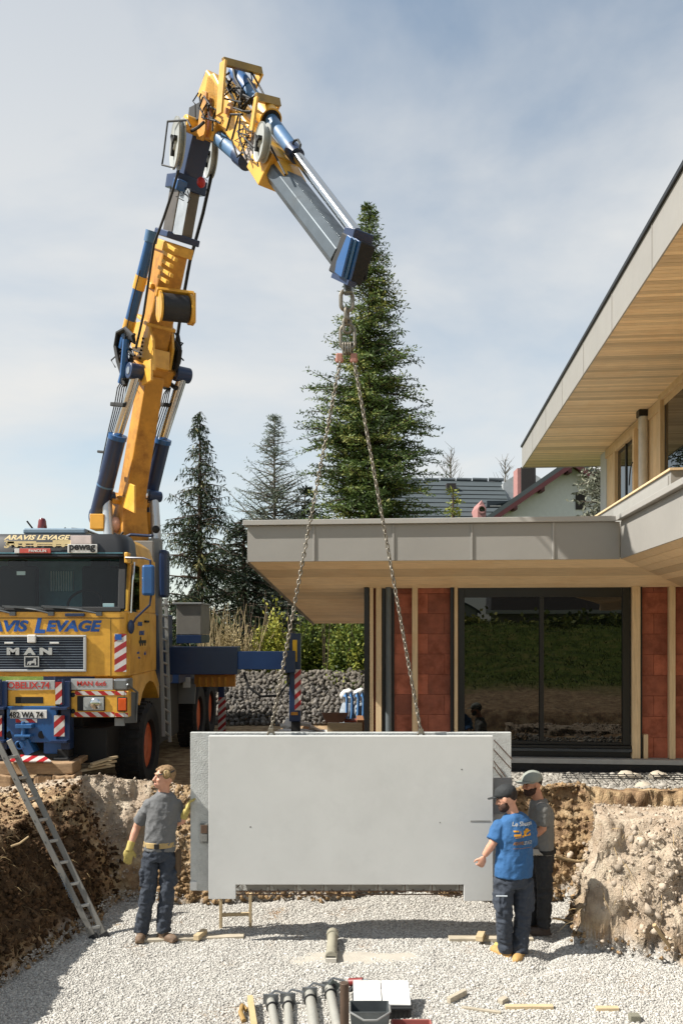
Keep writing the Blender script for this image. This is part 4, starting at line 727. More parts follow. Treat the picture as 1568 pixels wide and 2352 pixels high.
# telescope up to the knuckle
boom('collar', Mbld, 405, 552, 408, 537, .44, .50); s1 = boom('telescope_section', Mbrn, 407, 540, 426, 430, .30, .32); boom('section_face', mat('pale_steel', '#aab0b5', .4, metal=.3), 407, 538, 426, 432, .295, .004, -.164, s1, bevel=0)
cl2 = boom('collar', Mbld, 425, 440, 430, 408, .38, .44)
for o, x in ((-.33, 0), (.33, 0), (-.2, -8), (.15, 6)): boom('collar_fitting', Mcha if o > 0 else Mblu, 424 + x + o * 40, 436, 430 + x + o * 40, 412, .12, .14, o, cl2)
MB().ell(Q(441, 436, .0) + DH * .25, (.06, .06, .07)).build('red_valve', Mred, cl2)
s2 = boom('upper_section', Mbld, 430, 420, 462, 285, .26, .28)
RX = V((.9, .38, 0)).normalized()
def reel(x, y, r, o, m, nm='hose_reel', par=None):
    c = Q(x, y, o); o_ = MB().lathe(c, RX, [(.03, -.02), (r * .25, -.025), (r * .3, .0), (r * .92, .0), (r, -.012), (r, .015), (r * .8, .02), (r * .8, .06), (r, .065), (r, .08), (.03, .08)], 32).build(nm, m, par or s2, smooth=True, sharp=30)
    for i in range(3): t = i * 2.094; e = RX.cross(V((0, 0, 1))).normalized() * math.cos(t) + V((0, 0, 1)) * math.sin(t); MB().bar(c - RX * .02, c - RX * .02 + e * r * .5, .03, .05, NN).build('spoke', Mrub, o_)
    return o_
Mrl = mat('reel_grey', '#a8aba8', .45, var=.1); reel(402, 328, .31, -.42, Mrl); reel(478, 360, .26, .30, Mrl); reel(596, 325, .205, -.30, Mrl)
rg = MB(); rg.tube([Q(x, y, -.50) for x, y in ((385, 278), (375, 360), (372, 378), (400, 385))], .012, 6); rg.tube([Q(x, y, -.50) for x, y in ((385, 278), (430, 275), (438, 290))], .014, 6); rg.build('reel_guard', Mrub, s2)
# knuckle
kn = MB(); kn.prism([Q(x, y, -.17) for x, y in ((458, 312), (452, 262), (470, 205), (476, 172), (490, 165), (503, 190), (500, 262), (484, 322))], NN * .34); kn = kn.build('knuckle', Myel, truck, .02)
for o in (-.26, .26):
    MB().prism([Q(x + (o > 0) * 40, y, o) for x, y in ((450, 318), (458, 255), (464, 205), (474, 210), (470, 300), (464, 322))], NN * .03).build('knuckle_plate', Mora, kn, .006)
boom('knuckle_gap', Mcha, 476, 290, 480, 252, .36, .40, .02, kn, bevel=0); pin('pin_boss', Mblu, 500, 190, .085, -.1, .26, kn); pin('pin_boss', Myel, 470, 300, .1, -.3, .3, kn)
lk = rod('link_cylinder', Mblg, 486, 302, 556, 362, .095, -.05); rod('cylinder_head', Mbld, 548, 355, 566, 370, .11, -.05, lk); rod('cylinder_head', Mcha, 480, 297, 490, 306, .10, -.05, lk)
# jib
jb = boom('jib', Myel, 488, 200, 636, 392, .34, .34, th1=.31, wd1=.34, bevel=.025)
boom('jib_collar', Myel, 612, 360, 640, 402, .38, .38, 0, jb); boom('jib_collar', mat('primer_grey', '#b5aaa4', .5), 598, 342, 612, 362, .30, .36, 0, jb)
MB().prism([Q(x, y, -.12) for x, y in ((560, 350), (572, 385), (604, 392), (634, 400), (640, 428), (655, 396), (620, 330))], NN * .3).build('jib_gusset', Myel, jb, .01)
js = MB().hexbar(Q(632, 388), Q(790, 592), .27, .29, .075, NN).build('jib_section', mat('grey_steel_section', '#5f686f', .4, metal=.5, var=.16, scale=4, dirt='#32383d', dirtamt=.7, dscale=3), truck, .006)
boom('wear_strip', Mcha, 634, 390, 640, 398, .30, .32, 0, js)
jc = rod('jib_cylinder', Mblg, 546, 172, 676, 350, .082, .06); rod('rod', Mchr, 674, 347, 818, 536, .062, .06, jc); rod('cylinder_head', Mbld, 670, 342, 682, 358, .092, .06, jc)
rod('cylinder_clamp', Myel, 603, 250, 622, 276, .14, .06, jc); rod('clamp_bore', Mcha, 620, 273, 623, 277, .12, .06, jc); rod('cylinder_head', Mblu, 540, 166, 572, 206, .095, .06, jc)
MB().tube([Q(x, y, .0) for x, y in ((672, 330), (676, 322), (684, 320), (690, 332), (688, 342))], .014, 6).build('hose_loop', Mrub, jc)
# portal frames on the jib
def portal(xl, yl, xr, yr, fl, fr, o, w_):
    a, b_ = Q(xl, yl, -o), Q(xr, yr, o); mb = MB(); mb.bar(a, b_, .05, .09, V((0, 0, 1))); f = mb.build('portal_bar', mat('worn_yellow', '#9b7d3a', .5, var=.3, dirt='#57492c'), jb, .004)
    MB().bar(a, Q(*fl, -o), w_, .03, NN).build('portal_leg', Myel, f, .004); MB().bar(b_, Q(*fr, o), w_, .03, NN).build('portal_leg', Myel, f, .004)
portal(513, 140, 600, 163, (504, 262), (580, 205), .30, .13); portal(589, 222, 641, 235, (577, 305), (622, 280), .2, .07)
# head of the jib
hd = boom('jib_head', Mcha, 792, 585, 824, 604, .40, .27, bevel=.015)
for i, o in enumerate((-.20, -.16, -.12)): MB().prism([Q(x + i * 9, y + i * 4, o) for x, y in ((797, 538), (806, 545), (783, 636), (768, 625), (772, 600))], NN * .03).build('head_plate', Mblu if i != 1 else Mblg, hd, .004)
MB().prism([Q(x, y, .14) for x, y in ((812, 545), (848, 552), (838, 640), (810, 656), (800, 640))], NN * .03).build('head_plate', Mcha, hd, .004)
boom('rod_eye', Mbld, 810, 541, 834, 546, .12, .26, 0, hd); MB().bar(Q(770, 634, -.1), Q(808, 652, -.1), .05, .1, NN).build('head_foot', Mbld, hd)
pin('pin_boss', Mste, 838, 560, .04, .16, .27, hd)
# hoses, rails and pipe bundles
def hose(pts, r, o=0, par=None, nm='hose', m=None): return MB().tube([Q(x, y, o) for x, y in pts], r, 7).build(nm, m or Mrub, par or bm2, smooth=True)
hose(((486, 400), (466, 490), (436, 600), (418, 700), (408, 770), (404, 800)), .026, .38, nm='guide_rail'); hose(((404, 800), (398, 830), (392, 845)), .04, .36); hose(((408, 770), (413, 800), (410, 835)), .03, .36)
hose(((410, 390), (396, 440), (376, 500), (354, 560), (342, 640), (330, 720), (312, 800)), .018, -.44, nm='guide_rail'); hose(((322, 620), (302, 700), (288, 770)), .008, -.5)
for i in range(4): hose(((300 + i * 3, 768), (280 - i * 2, 758 + i * 3), (268 + i * 4, 785), (272 + i * 4, 820), (284 + i * 4, 850), (288 + i * 3, 880)), .02, -.46 + i * .03)
for i in range(3): hose(((296 + i * 3, 800 + i * 6), (302, 815), (294 + i * 4, 850), (284 + i * 3, 885)), .026, -.42)
hose(((290, 780), (283, 860), (278, 880)), .05, -.5, m=Mblu)
for i in range(5): x = i * 5; hose(((284 + i * 4, 868), (270 + i * 5, 890), (264 + i * 5, 925), (250 + i * 4, 985), (236 + i * 3, 1050), (229 + i * 2, 1085)), .0085, -.52 + i * .02, bm1, 'pipe')
for i in range(4): hose(((386 + i * 2, 890), (376 + i * 4, 905), (368 + i * 5, 935), (350 + i * 5, 990), (336 + i * 4, 1055), (331 + i * 3, 1085)), .0085, .30, bm1, 'pipe')
boom('pipe_clamp', Mrub, 256, 928, 286, 930, .06, .05, -.5, bm1); boom('pipe_clamp', Mrub, 362, 928, 386, 930, .06, .05, .3, bm1); hose(((378, 890), (392, 882), (404, 892)), .035, .34, bm1); boom('pipe_clamp', Mrub, 334, 1034, 352, 1036, .05, .05, .3, bm1); boom('pipe_clamp', Mrub, 226, 1037, 246, 1039, .04, .05, -.5, bm1)
hose(((548, 262), (532, 320), (545, 360), (556, 350)), .012, -.24, jb); hose(((552, 262), (548, 310), (566, 366)), .012, -.26, jb); hose(((520, 300), (530, 262), (556, 262)), .014, -.24, jb)
hose(((570, 180), (590, 215), (560, 240), (545, 262)), .016, -.1, jb); hose(((552, 152), (575, 190), (585, 215), (572, 240)), .014, .12, jb); hose(((466, 222), (458, 245), (470, 268), (482, 240), (468, 220)), .012, -.32, kn); hose(((440, 300), (455, 292), (468, 280)), .02, -.34, kn); hose(((596, 285), (640, 372), (655, 400)), .012, -.2, jb); hose(((575, 160), (600, 205), (610, 225)), .012, .15, jb); hose(((535, 150), (540, 180), (560, 215), (552, 240)), .02, -.05, jb); hose(((545, 200), (560, 222), (580, 232)), .03, -.05, jb)
for i in range(5): hose([(306 + i, 772 + i * 4), (288 - i, 754 + i * 4), (270 + i * 2, 764 + i * 4), (265 + i * 3, 795), (271 + i * 3, 830), (281 + i * 3, 862), (286 + i * 2, 885)], .030 - .003 * i, -.50 + i * .025)
for i in range(3): hose([(396 + i * 4, 785), (405 + i * 5, 805), (404 + i * 4, 830), (396 + i * 4, 850)], .024, .34 - i * .03)
rgh = random.Random(11)
def tangle(n, x0, x1, y0, y1, o, par, r=.011, span=40):
    for i in range(n):
        x, y = rgh.uniform(x0, x1), rgh.uniform(y0, y1); oo = o + rgh.uniform(-.04, .04); hose([(x, y), (x + rgh.uniform(-.3, .5) * span, y + rgh.uniform(.1, .5) * span), (x + rgh.uniform(-.4, .6) * span, y + rgh.uniform(.5, 1) * span), (x + rgh.uniform(-.2, .8) * span, y + rgh.uniform(.9, 1.4) * span)], r * rgh.uniform(.6, 1.3), oo, par)
tangle(9, 520, 560, 165, 230, -.2, jb); tangle(6, 545, 580, 150, 190, .1, jb, .012, 50); tangle(6, 520, 575, 260, 320, -.22, jb, .009, 50); tangle(5, 455, 480, 205, 260, -.24, kn, .01, 45); tangle(7, 268, 295, 760, 830, -.46, bm2, .014, 40); tangle(4, 392, 402, 760, 800, .36, bm2, .012, 40); tangle(5, 396, 440, 405, 440, -.3, cl2, .010, 22); tangle(4, 440, 470, 405, 430, .28, cl2, .010, 22)
for x, y, o, par in ((372, 640, -.2, bm2), (360, 690, -.2, bm2), (520, 262, -.2, jb), (570, 320, -.2, jb)): boom('weld_plate', Mora, x, y, x + 4, y - 14, .14, .02, o, par, bevel=.003)
for i in range(8): pin('bolt_head', Mrub, 318 + i * 1.5, 840 - i * 9, .016, -.235, -.205, hin, hole=False)
# ---------------------------------------------------------------- chain sling
Mchn = mat('chain_steel', '#8d877b', .42, metal=.7, var=.2, scale=20, dirt='#55493a', dirtamt=.6, dscale=15)
YP = 8.30
sling = empty('chain_sling', P(797, 1690, YP), 'two-legged steel chain sling hanging from the crane jib head', 'chain')
tl = Q(797, 655, -.03); YS = tl.y
def eye_link(name, c, h, w_, r, ax, m=None):
    pts = []; ax = V(ax).normalized()
    for i in range(24):
        t = 2 * math.pi * i / 24; x = math.cos(t) * w_ / 2; z = math.sin(t) * w_ / 2 + (h - w_) / 2 * (1 if math.sin(t) > 0 else -1); pts.append(c + ax * x + V((0, 0, z)))
    pts += pts[:2]; return MB().tube(pts, r, 8, cap=False).build(name, m or Mchn, sling, smooth=True)
sb = MB(); sb.box(P(800, 662, YS), (.10, .09, .13)); sb.build('swivel', Mste, sling, .02)
eye_link('swivel_eye', P(796, 690, YS), .21, .125, .022, (1, .2, 0)); eye_link('link', P(796, 724, YS), .15, .09, .018, (.3, 1, 0)); eye_link('link', P(797, 748, YS), .15, .075, .017, (1, .2, 0)); eye_link('master_ring', P(798, 774, YS), .27, .15, .017, (1, 0, 0))
for x in (790, 796, 802, 807): eye_link('link', P(x, 800, YS), .12, .05, .010, (.5, 1, 0))
for x in (779, 812):
    c = P(x, 822, YS); hk = MB(); hk.box(c, (.07, .035, .10)); hk.box(c + V((0, 0, -.02)), (.085, .025, .05)); hk.build('shortening_clutch', mat('faded_red_paint', '#b07a6c', .55, var=.25, dirt='#7a5a4c'), sling, .015)
lp, lw, lr = .066, .046, .0085
pts = []
for i in range(17):
    t = 2 * math.pi * i / 16; pts.append(V((math.cos(t) * (lw / 2 - lr), 0, math.sin(t) * (lw / 2 - lr) + (lp - lw) / 2 * (1 if math.sin(t) > 0 else -1))))
lmb = MB(); lmb.tube(pts, lr, 6, cap=False); lme = bpy.data.meshes.new('link'); lme.from_pydata(lmb.v, [], lmb.f); lme.materials.append(Mchn); lme.polygons.foreach_set('use_smooth', [True] * len(lme.polygons))
def chain(a, b_, slack=0):
    L_ = (b_ - a).length; n = int(L_ / (lp - 2 * lr - .002)); 
    for i in range(n):
        t = (i + .5) / n; p = a.lerp(b_, t) + V((0, 0, -slack * 4 * t * (1 - t))); d = (b_ - a).normalized(); o = bpy.data.objects.new('link', lme); col.objects.link(o); o.parent = sling
        q = d.to_track_quat('Z', 'Y').to_matrix() @ M.Rotation(R(20 + 90 * (i % 2) + random.uniform(-14, 14)), 3, 'Z'); o.rotation_euler = q.to_euler(); o.location = p - wl(sling)
hkL, hkR = P(622, 1678, YP + .1), P(966, 1680, YP + .1)
chain(P(781, 830, YS), hkL); chain(P(813, 830, YS), hkR)
for c in (hkL, hkR):
    s = MB(); pr = 1 if c is hkL else -1; s.tube([c + V((0, 0, .02)), c + V((.03, 0, -.03)), c + V((.045, 0, -.08)), c + V((0, 0, -.12)), c + V((-.045, 0, -.08)), c + V((-.03, 0, -.03)), c + V((0, 0, .02))], .013, 7); s.box(c, (.05, .03, .05)); s.build('sling_hook', Mchn, sling, .006)
# ---------------------------------------------------------------- precast double wall panel
Mpan = mat('smooth_concrete', '#d0d1ce', .72, var=.035, scale=2.2, dirt='#b3b4b1', dirtamt=.45, dscale=1.7, bump=.05, bscale=90)
Mpan2 = mat('rough_concrete', '#c3c5c2', .85, var=.10, scale=9, dirt='#8c8d88', dirtamt=.4, dscale=14, bump=.35, bscale=70)
Mreb = mat('rusty_rebar', '#6b5444', .7, var=.25, metal=.2)
pan = empty('concrete_panel', P(805, 2068, YP), 'large grey precast double-wall concrete panel hanging from the chains', 'panel')
def px_(x, Y=YP): return P(x, 0, Y).x
def pz_(y, Y=YP): return P(0, y, Y).z
fx0, fx1, rx0, rx1 = px_(479), px_(1132), px_(541), px_(1065); zt, zb0, zr = pz_(1691), pz_(2066), pz_(2033)
fp = [(fx0, zb0), (rx0, zb0), (rx0, zr), (rx1, zr), (rx1, zb0 - .02), (fx1, zb0 - .02), (fx1, zt), (fx0, zt)]
MB().prism([(x, YP, z) for x, z in fp], (0, .055, 0)).build('front_slab', Mpan, pan, .004)
bp2 = [(px_(437) * 1.02, zb0 + .03), (px_(1174) * 1.02, zb0 + .03), (px_(1174) * 1.02, zt + .015), (px_(437) * 1.02, zt + .015)]
MB().prism([(x, YP + .17, z) for x, z in bp2], (0, .055, 0)).build('rear_slab', Mpan2, pan, .004)
pq('dark_edge_box', mat('grey_edge_board', '#7d7d7c', .7), pan, 1133, 1176, 1790, 1870, YP + .06, .1, .003)  # plain mid-grey box, darker than the slabs
for i in range(9):
    x = rx0 + .06 + i * (rx1 - rx0 - .1) / 8; g = MB(); z0 = zb0 + .02
    g.tube([(x - .11, YP + .05, z0 + .03), (x, YP + .16, z0 + .11), (x + .11, YP + .05, z0 + .03)], .005, 6); g.bar((x, YP + .06, z0 - .0), (x, YP + .06, zr + .05), .008, .008); g.build('lattice_wire', Mreb, pan)
    if i < 8: MB().prism([(x + .02, YP + .08, zr + .01), (x + .27, YP + .08, zr + .01), (x + .24, YP + .08, zb0 + .05), (x + .05, YP + .08, zb0 + .05)], (0, .05, 0)).build('spacer_block', mat('spacer_concrete', '#9a978f', .85, var=.15, dirt='#6f6c65'), pan, .008)
for z in (zb0 + .03, zb0 + .065): MB().cyl((rx0, YP + .05, z), (rx1, YP + .05, z), .006, n=6).build('rebar', Mreb, pan)
for i, (x0, y0, x1, y1) in enumerate(((1133, 1722, 1172, 1765), (1133, 1748, 1160, 1785), (1133, 1762, 1154, 1790), (1134, 1700, 1176, 1745))): MB().cyl(P(x0, y0, YP + .15), P(x1, y1, YP + .15), .006, n=6).build('rebar', Mreb, pan)
for z in (.6, 1.1, 1.6): MB().cyl((fx0 + .02, YP + .056, z + zb0 - .25), (fx0 + .02, YP + .169, z + zb0 - .25), .012, n=8).build('tie_bar', Mreb, pan)
cs = pq('cast_in_socket', mat('socket_grey', '#7c7c78', .7), pan, 459, 478, 1893, 1938, YP + .145, .02); pq('socket_rim', Mreb, cs, 461, 476, 1896, 1915, YP + .137, .006); pq('socket_rim', mat('socket_grey', ''), cs, 462, 476, 1918, 1934, YP + .137, .006)
pq('paper_label', Mwht, pan, 436, 452, 2026, 2046, YP + .155, .012); pq('cast_mark', mat('mark_grey', '#93938f', .8), pan, 1080, 1126, 1885, 1889, YP - .002, .004, 0)
for x in (622, 966): MB().tube([P(x - 9, 1692, YP + .1), P(x - 6, 1682, YP + .1), P(x + 6, 1682, YP + .1), P(x + 9, 1692, YP + .1)], .01, 6).build('lifting_loop', Mste, pan)
for i, (x, y) in enumerate(((583, 2052), (1060, 1768), (900, 2055), (1010, 1890), (575, 1900))): MB().ell(P(x, y, YP), (.006 + .003 * (i % 3), .003, .007)).build('air_hole', mat('hole_dark', '#6d6c68', .9), pan)
# ---------------------------------------------------------------- people
Mskin = mat('skin', '#c58d70', .55, var=.08, scale=20); Mskin2 = mat('skin_fair', '#cf9a80', .55, var=.08, scale=20)
def remesh(mb, name, m, parent, voxel, wr=0, wf=(9, 9, 5), it=2, loc0=None):
    me = bpy.data.meshes.new('r'); me.from_pydata(mb.v, [], mb.f); bm = bmesh.new(); bm.from_mesh(me); bmesh.ops.recalc_face_normals(bm, faces=bm.faces); bm.to_mesh(me); bm.free()
    o = bpy.data.objects.new('r', me); col.objects.link(o); r = o.modifiers.new('r', 'REMESH'); r.mode = 'VOXEL'; r.voxel_size = voxel
    s = o.modifiers.new('s', 'SMOOTH'); s.factor = .5; s.iterations = it
    dg = bpy.context.evaluated_depsgraph_get(); dg.update(); me2 = bpy.data.meshes.new_from_object(o.evaluated_get(dg)); bpy.data.objects.remove(o)
    me2.name = name; k = len(me2.vertices); a = np.empty(k * 3); me2.vertices.foreach_get('co', a); a = a.reshape(-1, 3)
    if wr:
        nr = np.empty(k * 3); me2.vertices.foreach_get('normal', nr); nr = nr.reshape(-1, 3)
        for i in range(k):
            p = V((a[i][0] * wf[0], a[i][1] * wf[1], a[i][2] * wf[2])); d = noise.noise(p) + .5 * noise.noise(p * 2.3 + V((3, 1, 7))); d = (1 - abs(d) * 2) if d < .5 else 0
            a[i] += nr[i] * wr * d
    c = V(((a.min(0) + a.max(0)) / 2).tolist()); me2.vertices.foreach_set('co', (a - np.array(c)).ravel()); me2.update()
    me2.polygons.foreach_set('use_smooth', [True] * len(me2.polygons)); me2.materials.clear(); me2.materials.append(m)
    return link(name, me2, c, parent)
def hand(mb, w_, d, nrm, curl=.5, thumb=1, sc_=1.0, fat=1.0):
    d = d.normalized(); sd = d.cross(nrm).normalized(); nrm = sd.cross(d)
    Rm = M((sd, d, nrm)).transposed(); mb.ell(w_ + d * .045 * sc_, (.042 * sc_ * fat, .055 * sc_, .018 * sc_ * fat), Rm)
    for i, (off, ln) in enumerate(((-.030, .068), (-.011, .078), (.010, .073), (.029, .058))):
        p = w_ + d * .085 * sc_ + sd * off * sc_; pts = [p - d * .02 * sc_, p]; dd = d.copy(); c = curl * (1 + .12 * i)
        for j in range(3): dd = (dd * math.cos(c) - nrm * math.sin(c)).normalized(); nn_ = nrm; pts.append(pts[-1] + dd * ln * sc_ / 3 * 1.1)
        mb.tube(pts, [.0095 * fat * sc_, .0095 * fat * sc_, .009 * fat * sc_, .0085 * fat * sc_, .006 * fat * sc_], 6)
    p = w_ + d * .03 * sc_ - sd * .035 * sc_ * thumb; mb.tube([p, p - sd * .025 * thumb * sc_ + d * .025 * sc_ - nrm * .008, p - sd * .030 * thumb * sc_ + d * .055 * sc_ - nrm * .02], [.013 * fat * sc_, .011 * fat * sc_, .008 * fat * sc_], 6)
def mid(a, b_, t=.5): return a.lerp(b_, t)
def person(label, J, skin, shirt, trou, boot, tf, hf_, hairm=None, cap=None, beard=None, glove=None, bulk=1.0, bellym=1.0, handdirs=None):
    ft = min(J['anL'].z, J['anR'].z); root = empty('person', V((J['pel'].x, J['pel'].y, ft - .09)), label, 'person')
    tf = tf.normalized(); rt = tf.cross(V((0, 0, 1)))
    H = J['head']; f = hf_.normalized(); r_ = f.cross(V((0, 0, 1))).normalized(); u = r_.cross(f); hp = lambda a, b_, c: H + r_ * a + f * b_ + u * c; Rh = M((r_, f, u)).transposed()
    bd = MB()
    nb = J['neck']; ch = J['chest']; wa = J['waist']; pe = J['pel']
    bd.tube([pe - V((0, 0, .05)), pe, wa, ch, mid(ch, nb, .75), nb], [(.11, .08), (.125, .09), (.11, .085), (.14, .1), (.12, .08), (.058, .058)], 16, up=tf)
    bd.tube([nb - V((0, 0, .04)), mid(nb, H, .5), H - u * .03 - f * .01], [.062, .055, .056], 12)
    bd.ell(H + u * .02 - f * .008, (.076, .096, .105), Rh, 20, 14); bd.ell(H - u * .05 + f * .025, (.056, .066, .068), Rh, 16, 10); bd.ell(H - u * .092 + f * .062, (.024, .024, .02), Rh)
    bd.tube([hp(0, .086, .018), hp(0, .102, -.012), hp(0, .112, -.03), hp(0, .094, -.04)], [.009, .012, .016, .012], 8); bd.ell(hp(0, .088, .032), (.05, .012, .011), Rh); bd.ell(hp(0, .085, -.066), (.024, .012, .008), Rh); bd.ell(hp(0, .083, -.08), (.022, .012, .009), Rh)
    for s in (-1, 1): bd.ell(hp(s * .078, -.005, -.005), (.012, .022, .033), Rh); bd.ell(hp(s * .034, .072, -.025), (.022, .018, .018), Rh)
    for s in 'LR':
        sh, el, wr, hi, kn, an = (J[k + s] for k in ('sh', 'el', 'wr', 'hip', 'kn', 'an'))
        bd.tube([sh + (sh - el) * .05, sh + (el - sh) * .05, mid(sh, el, .4), el, mid(el, wr, .3), wr], [.055, .056, .05, .040, .041, .028], 12)
        bd.tube([hi + V((0, 0, .04)), mid(hi, kn, .3), kn, mid(kn, an, .35), an], [.066, .062, .044, .042, .032], 12)
        if not (glove and s in glove): hd_ = (handdirs or {}).get(s, ((wr - el), tf, .45, 1)); hand(bd, wr + (wr - el).normalized() * .015, hd_[0], hd_[1], hd_[2], hd_[3])
    remesh(bd, 'body', skin, root, .0075, it=2)
    # shirt with sleeves
    sh_ = MB(); B = bulk
    sh_.tube([pe + V((0, 0, .02)), wa, mid(wa, ch, .5), ch, mid(ch, nb, .55), mid(ch, nb, .9), nb + V((0, 0, .012))], [(.178 * B * bellym, .13 * B * bellym), (.170 * B * bellym, .128 * B * bellym), (.172 * B, .125 * B), (.186 * B, .130 * B), (.168 * B, .108 * B), (.112 * B, .09), (.066, .066)], 20, up=tf)
    for s in 'LR':
        sh, el = J['sh' + s], J['el' + s]; sh_.ell(sh, .076 * B); sh_.tube([mid(sh, el, .02), mid(sh, el, .35), mid(sh, el, .78)], [.074 * B, .073 * B, .075 * B], 14)
    remesh(sh_, 'shirt', shirt, root, .010, .010, (8, 8, 7), 2)
    tr = MB(); tr.tube([pe - V((0, 0, .08)), pe - V((0, 0, .02)), pe + V((0, 0, .075))], [(.155 * B, .115 * B), (.163 * B, .122 * B), (.162 * B, .12 * B)], 18, up=tf)
    for s in 'LR':
        hi, kn, an = J['hip' + s], J['kn' + s], J['an' + s]; dn = V((0, 0, 1))
        tr.tube([hi + V((0, 0, .05)), mid(hi, kn, .15), mid(hi, kn, .6), kn, mid(kn, an, .35), mid(kn, an, .8), an - V((0, 0, .03))], [.088 * B, .093 * B, .080 * B, .072, .070, .066, .070], 14)
        tr.box(mid(hi, kn, .55) + rt * (.072 if (hi - pe).dot(rt) > 0 else -.072), (.03, .12, .16), M((rt, tf, V((0, 0, 1)))).transposed())
    remesh(tr, 'trousers', trou, root, .010, .015, (9, 9, 11), 1)
    for s in 'LR':
        an = J['an' + s]; td = (J['toe' + s] - an); td.z = 0; td.normalize(); sdv = td.cross(V((0, 0, 1))); bo = MB(); g = V((an.x, an.y, ft - .09))
        bo.tube([an + V((0, 0, .05)), an - V((0, 0, .03)), g + V((0, 0, .05))], [.055, .055, .05], 12); Rb = M((sdv, td, V((0, 0, 1)))).transposed()
        bo.ell(g + td * .0 + V((0, 0, .045)), (.046, .075, .05), Rb); bo.ell(g + td * .10 + V((0, 0, .035)), (.05, .095, .042), Rb); bo.box(g + td * .05 + V((0, 0, .012)), (.088, .25, .022), Rb)
        remesh(bo, 'boot', boot, root, .008, it=2)
    for s in (glove or ''):
        el, wr = J['el' + s], J['wr' + s]; gl = MB(); hd_ = (handdirs or {}).get(s, ((wr - el), tf, .4, 1)); hand(gl, wr + (wr - el).normalized() * .015, hd_[0], hd_[1], hd_[2], hd_[3], 1.08, 1.25); gl.tube([wr - (wr - el).normalized() * .06, wr, wr + (wr - el).normalized() * .04], [.042, .036, .036], 12)
        remesh(gl, 'glove', Mglv, root, .006, it=1)
    # eyes and mouth
    for s in (-1, 1): MB().ell(hp(s * .031, .084, .008), (.012, .008, .006), Rh, 10, 6).build('eye', mat('eye_dark', '#2a221d', .3), root); MB().tube([hp(s * .05, .084, .026), hp(s * .032, .094, .032), hp(s * .014, .096, .028)], .005, 6).build('eyebrow', hairm or mat('brow', '#5a4432', .8), root)
    MB().tube([hp(-.022, .088, -.072), hp(0, .096, -.073), hp(.022, .088, -.072)], .0045, 6).build('mouth', mat('lips', '#8f4a40', .5), root)
    if hairm:
        h = MB(); h.ell(H + u * .046 - f * .024, (.080, .092, .086), Rh, 20, 12); h.ell(H + u * .02 - f * .062, (.066, .045, .065), Rh)
        if not cap:
            for i in range(40): a = random.uniform(-1, 1); c = random.uniform(-.8, .9); h.ell(hp(a * .062, c * .07, .115 - .03 * abs(a) - .03 * c * c), (.018, .024, .016), Rh, 8, 6)
        remesh(h, 'hair', hairm, root, .008, .004, (40, 40, 25), 1)
    if beard: 
        b2 = MB(); b2.ell(hp(0, .058, -.085), (.056, .048, .040), Rh, 16, 10); b2.ell(hp(0, .03, -.068), (.070, .055, .05), Rh, 16, 10); b2.ell(hp(0, .0, -.03), (.080, .02, .045), Rh, 16, 10); b2.tube([hp(-.034, .082, -.07), hp(-.02, .097, -.054), hp(.02, .097, -.054), hp(.034, .082, -.07)], .0075, 6); remesh(b2, 'beard', beard, root, .007, .003, (60, 60, 40), 1)
    if cap:
        c1 = MB(); c1.ell(H + u * .058 - f * .006, (.091, .110, .080), Rh, 22, 14); c1.tube([hp(0, -.0, .035), hp(0, 0, .06)], [(.092, .112), (.092, .112)], 22, up=f); remesh(c1, 'cap', cap[0], root, .008, .0015, (30, 30, 30), 2)
        b2 = MB(); pts = []
        for i in range(9): t = math.pi * i / 8; pts.append(hp(math.cos(t) * .082, .07 + math.sin(t) * .115, .048 - .016 * abs(math.cos(t)) - .012 * math.sin(t)))
        b2.prism(pts, u * .008); b2.build('cap_brim', cap[1], root, .003)
    return root, hp, tf, rt
from mathutils.bvhtree import BVHTree
def wrap(o, person_, d, lift=.003):
    """lay flat print onto the shirt surface"""
    sh = [c for c in person_.children if c.name.startswith('shirt') and 'print' not in c.name and 'emblem' not in c.name][0]; ws_ = wl(sh); tr = BVHTree.FromPolygons([v.co + ws_ for v in sh.data.vertices], [tuple(p.vertices) for p in sh.data.polygons]); wo_ = wl(o)
    for v in o.data.vertices:
        p = v.co + wo_; h = tr.ray_cast(p - d * 1.0, d)
        if h[0] is not None: v.co = h[0] - d * lift - wo_
    return o
Mtee = mat('grey_tee', '#6b6c6d', .9, var=.08, scale=5, bump=.5, bscale=26); Mnavy = mat('dark_work_trousers', '#343b46', .85, var=.12, scale=6, bump=.6, bscale=24); Mchar = mat('charcoal_trousers', '#2b2c2e', .85, var=.14, scale=6, bump=.6, bscale=24)
Mblt = mat('blue_tee', '#2f5f90', .85, var=.07, scale=5, bump=.5, bscale=26); Mblk2 = mat('dark_cap', '#25282a', .8, var=.1); Mgcap = mat('grey_cap', '#8f948c', .8, var=.1); Mglv = mat('yellow_glove', '#b9a75f', .7, var=.12, scale=30)
Mbt1 = mat('brown_boot', '#6d5846', .75, var=.2, scale=15, dirt='#9c8d78', dirtamt=.6, dscale=12); Mbt2 = mat('yellow_boot', '#b8935a', .75, var=.2, scale=15); Mbt3 = mat('dark_boot', '#4c4038', .75, var=.2, scale=15)
Mblond = mat('blond_hair', '#8d7150', .7, var=.25, scale=40); Mbrd = mat('dark_beard', '#3a2418', .85, var=.2, scale=40); Mdkh = mat('dark_hair', '#241a14', .8, var=.2)
YA = 8.46
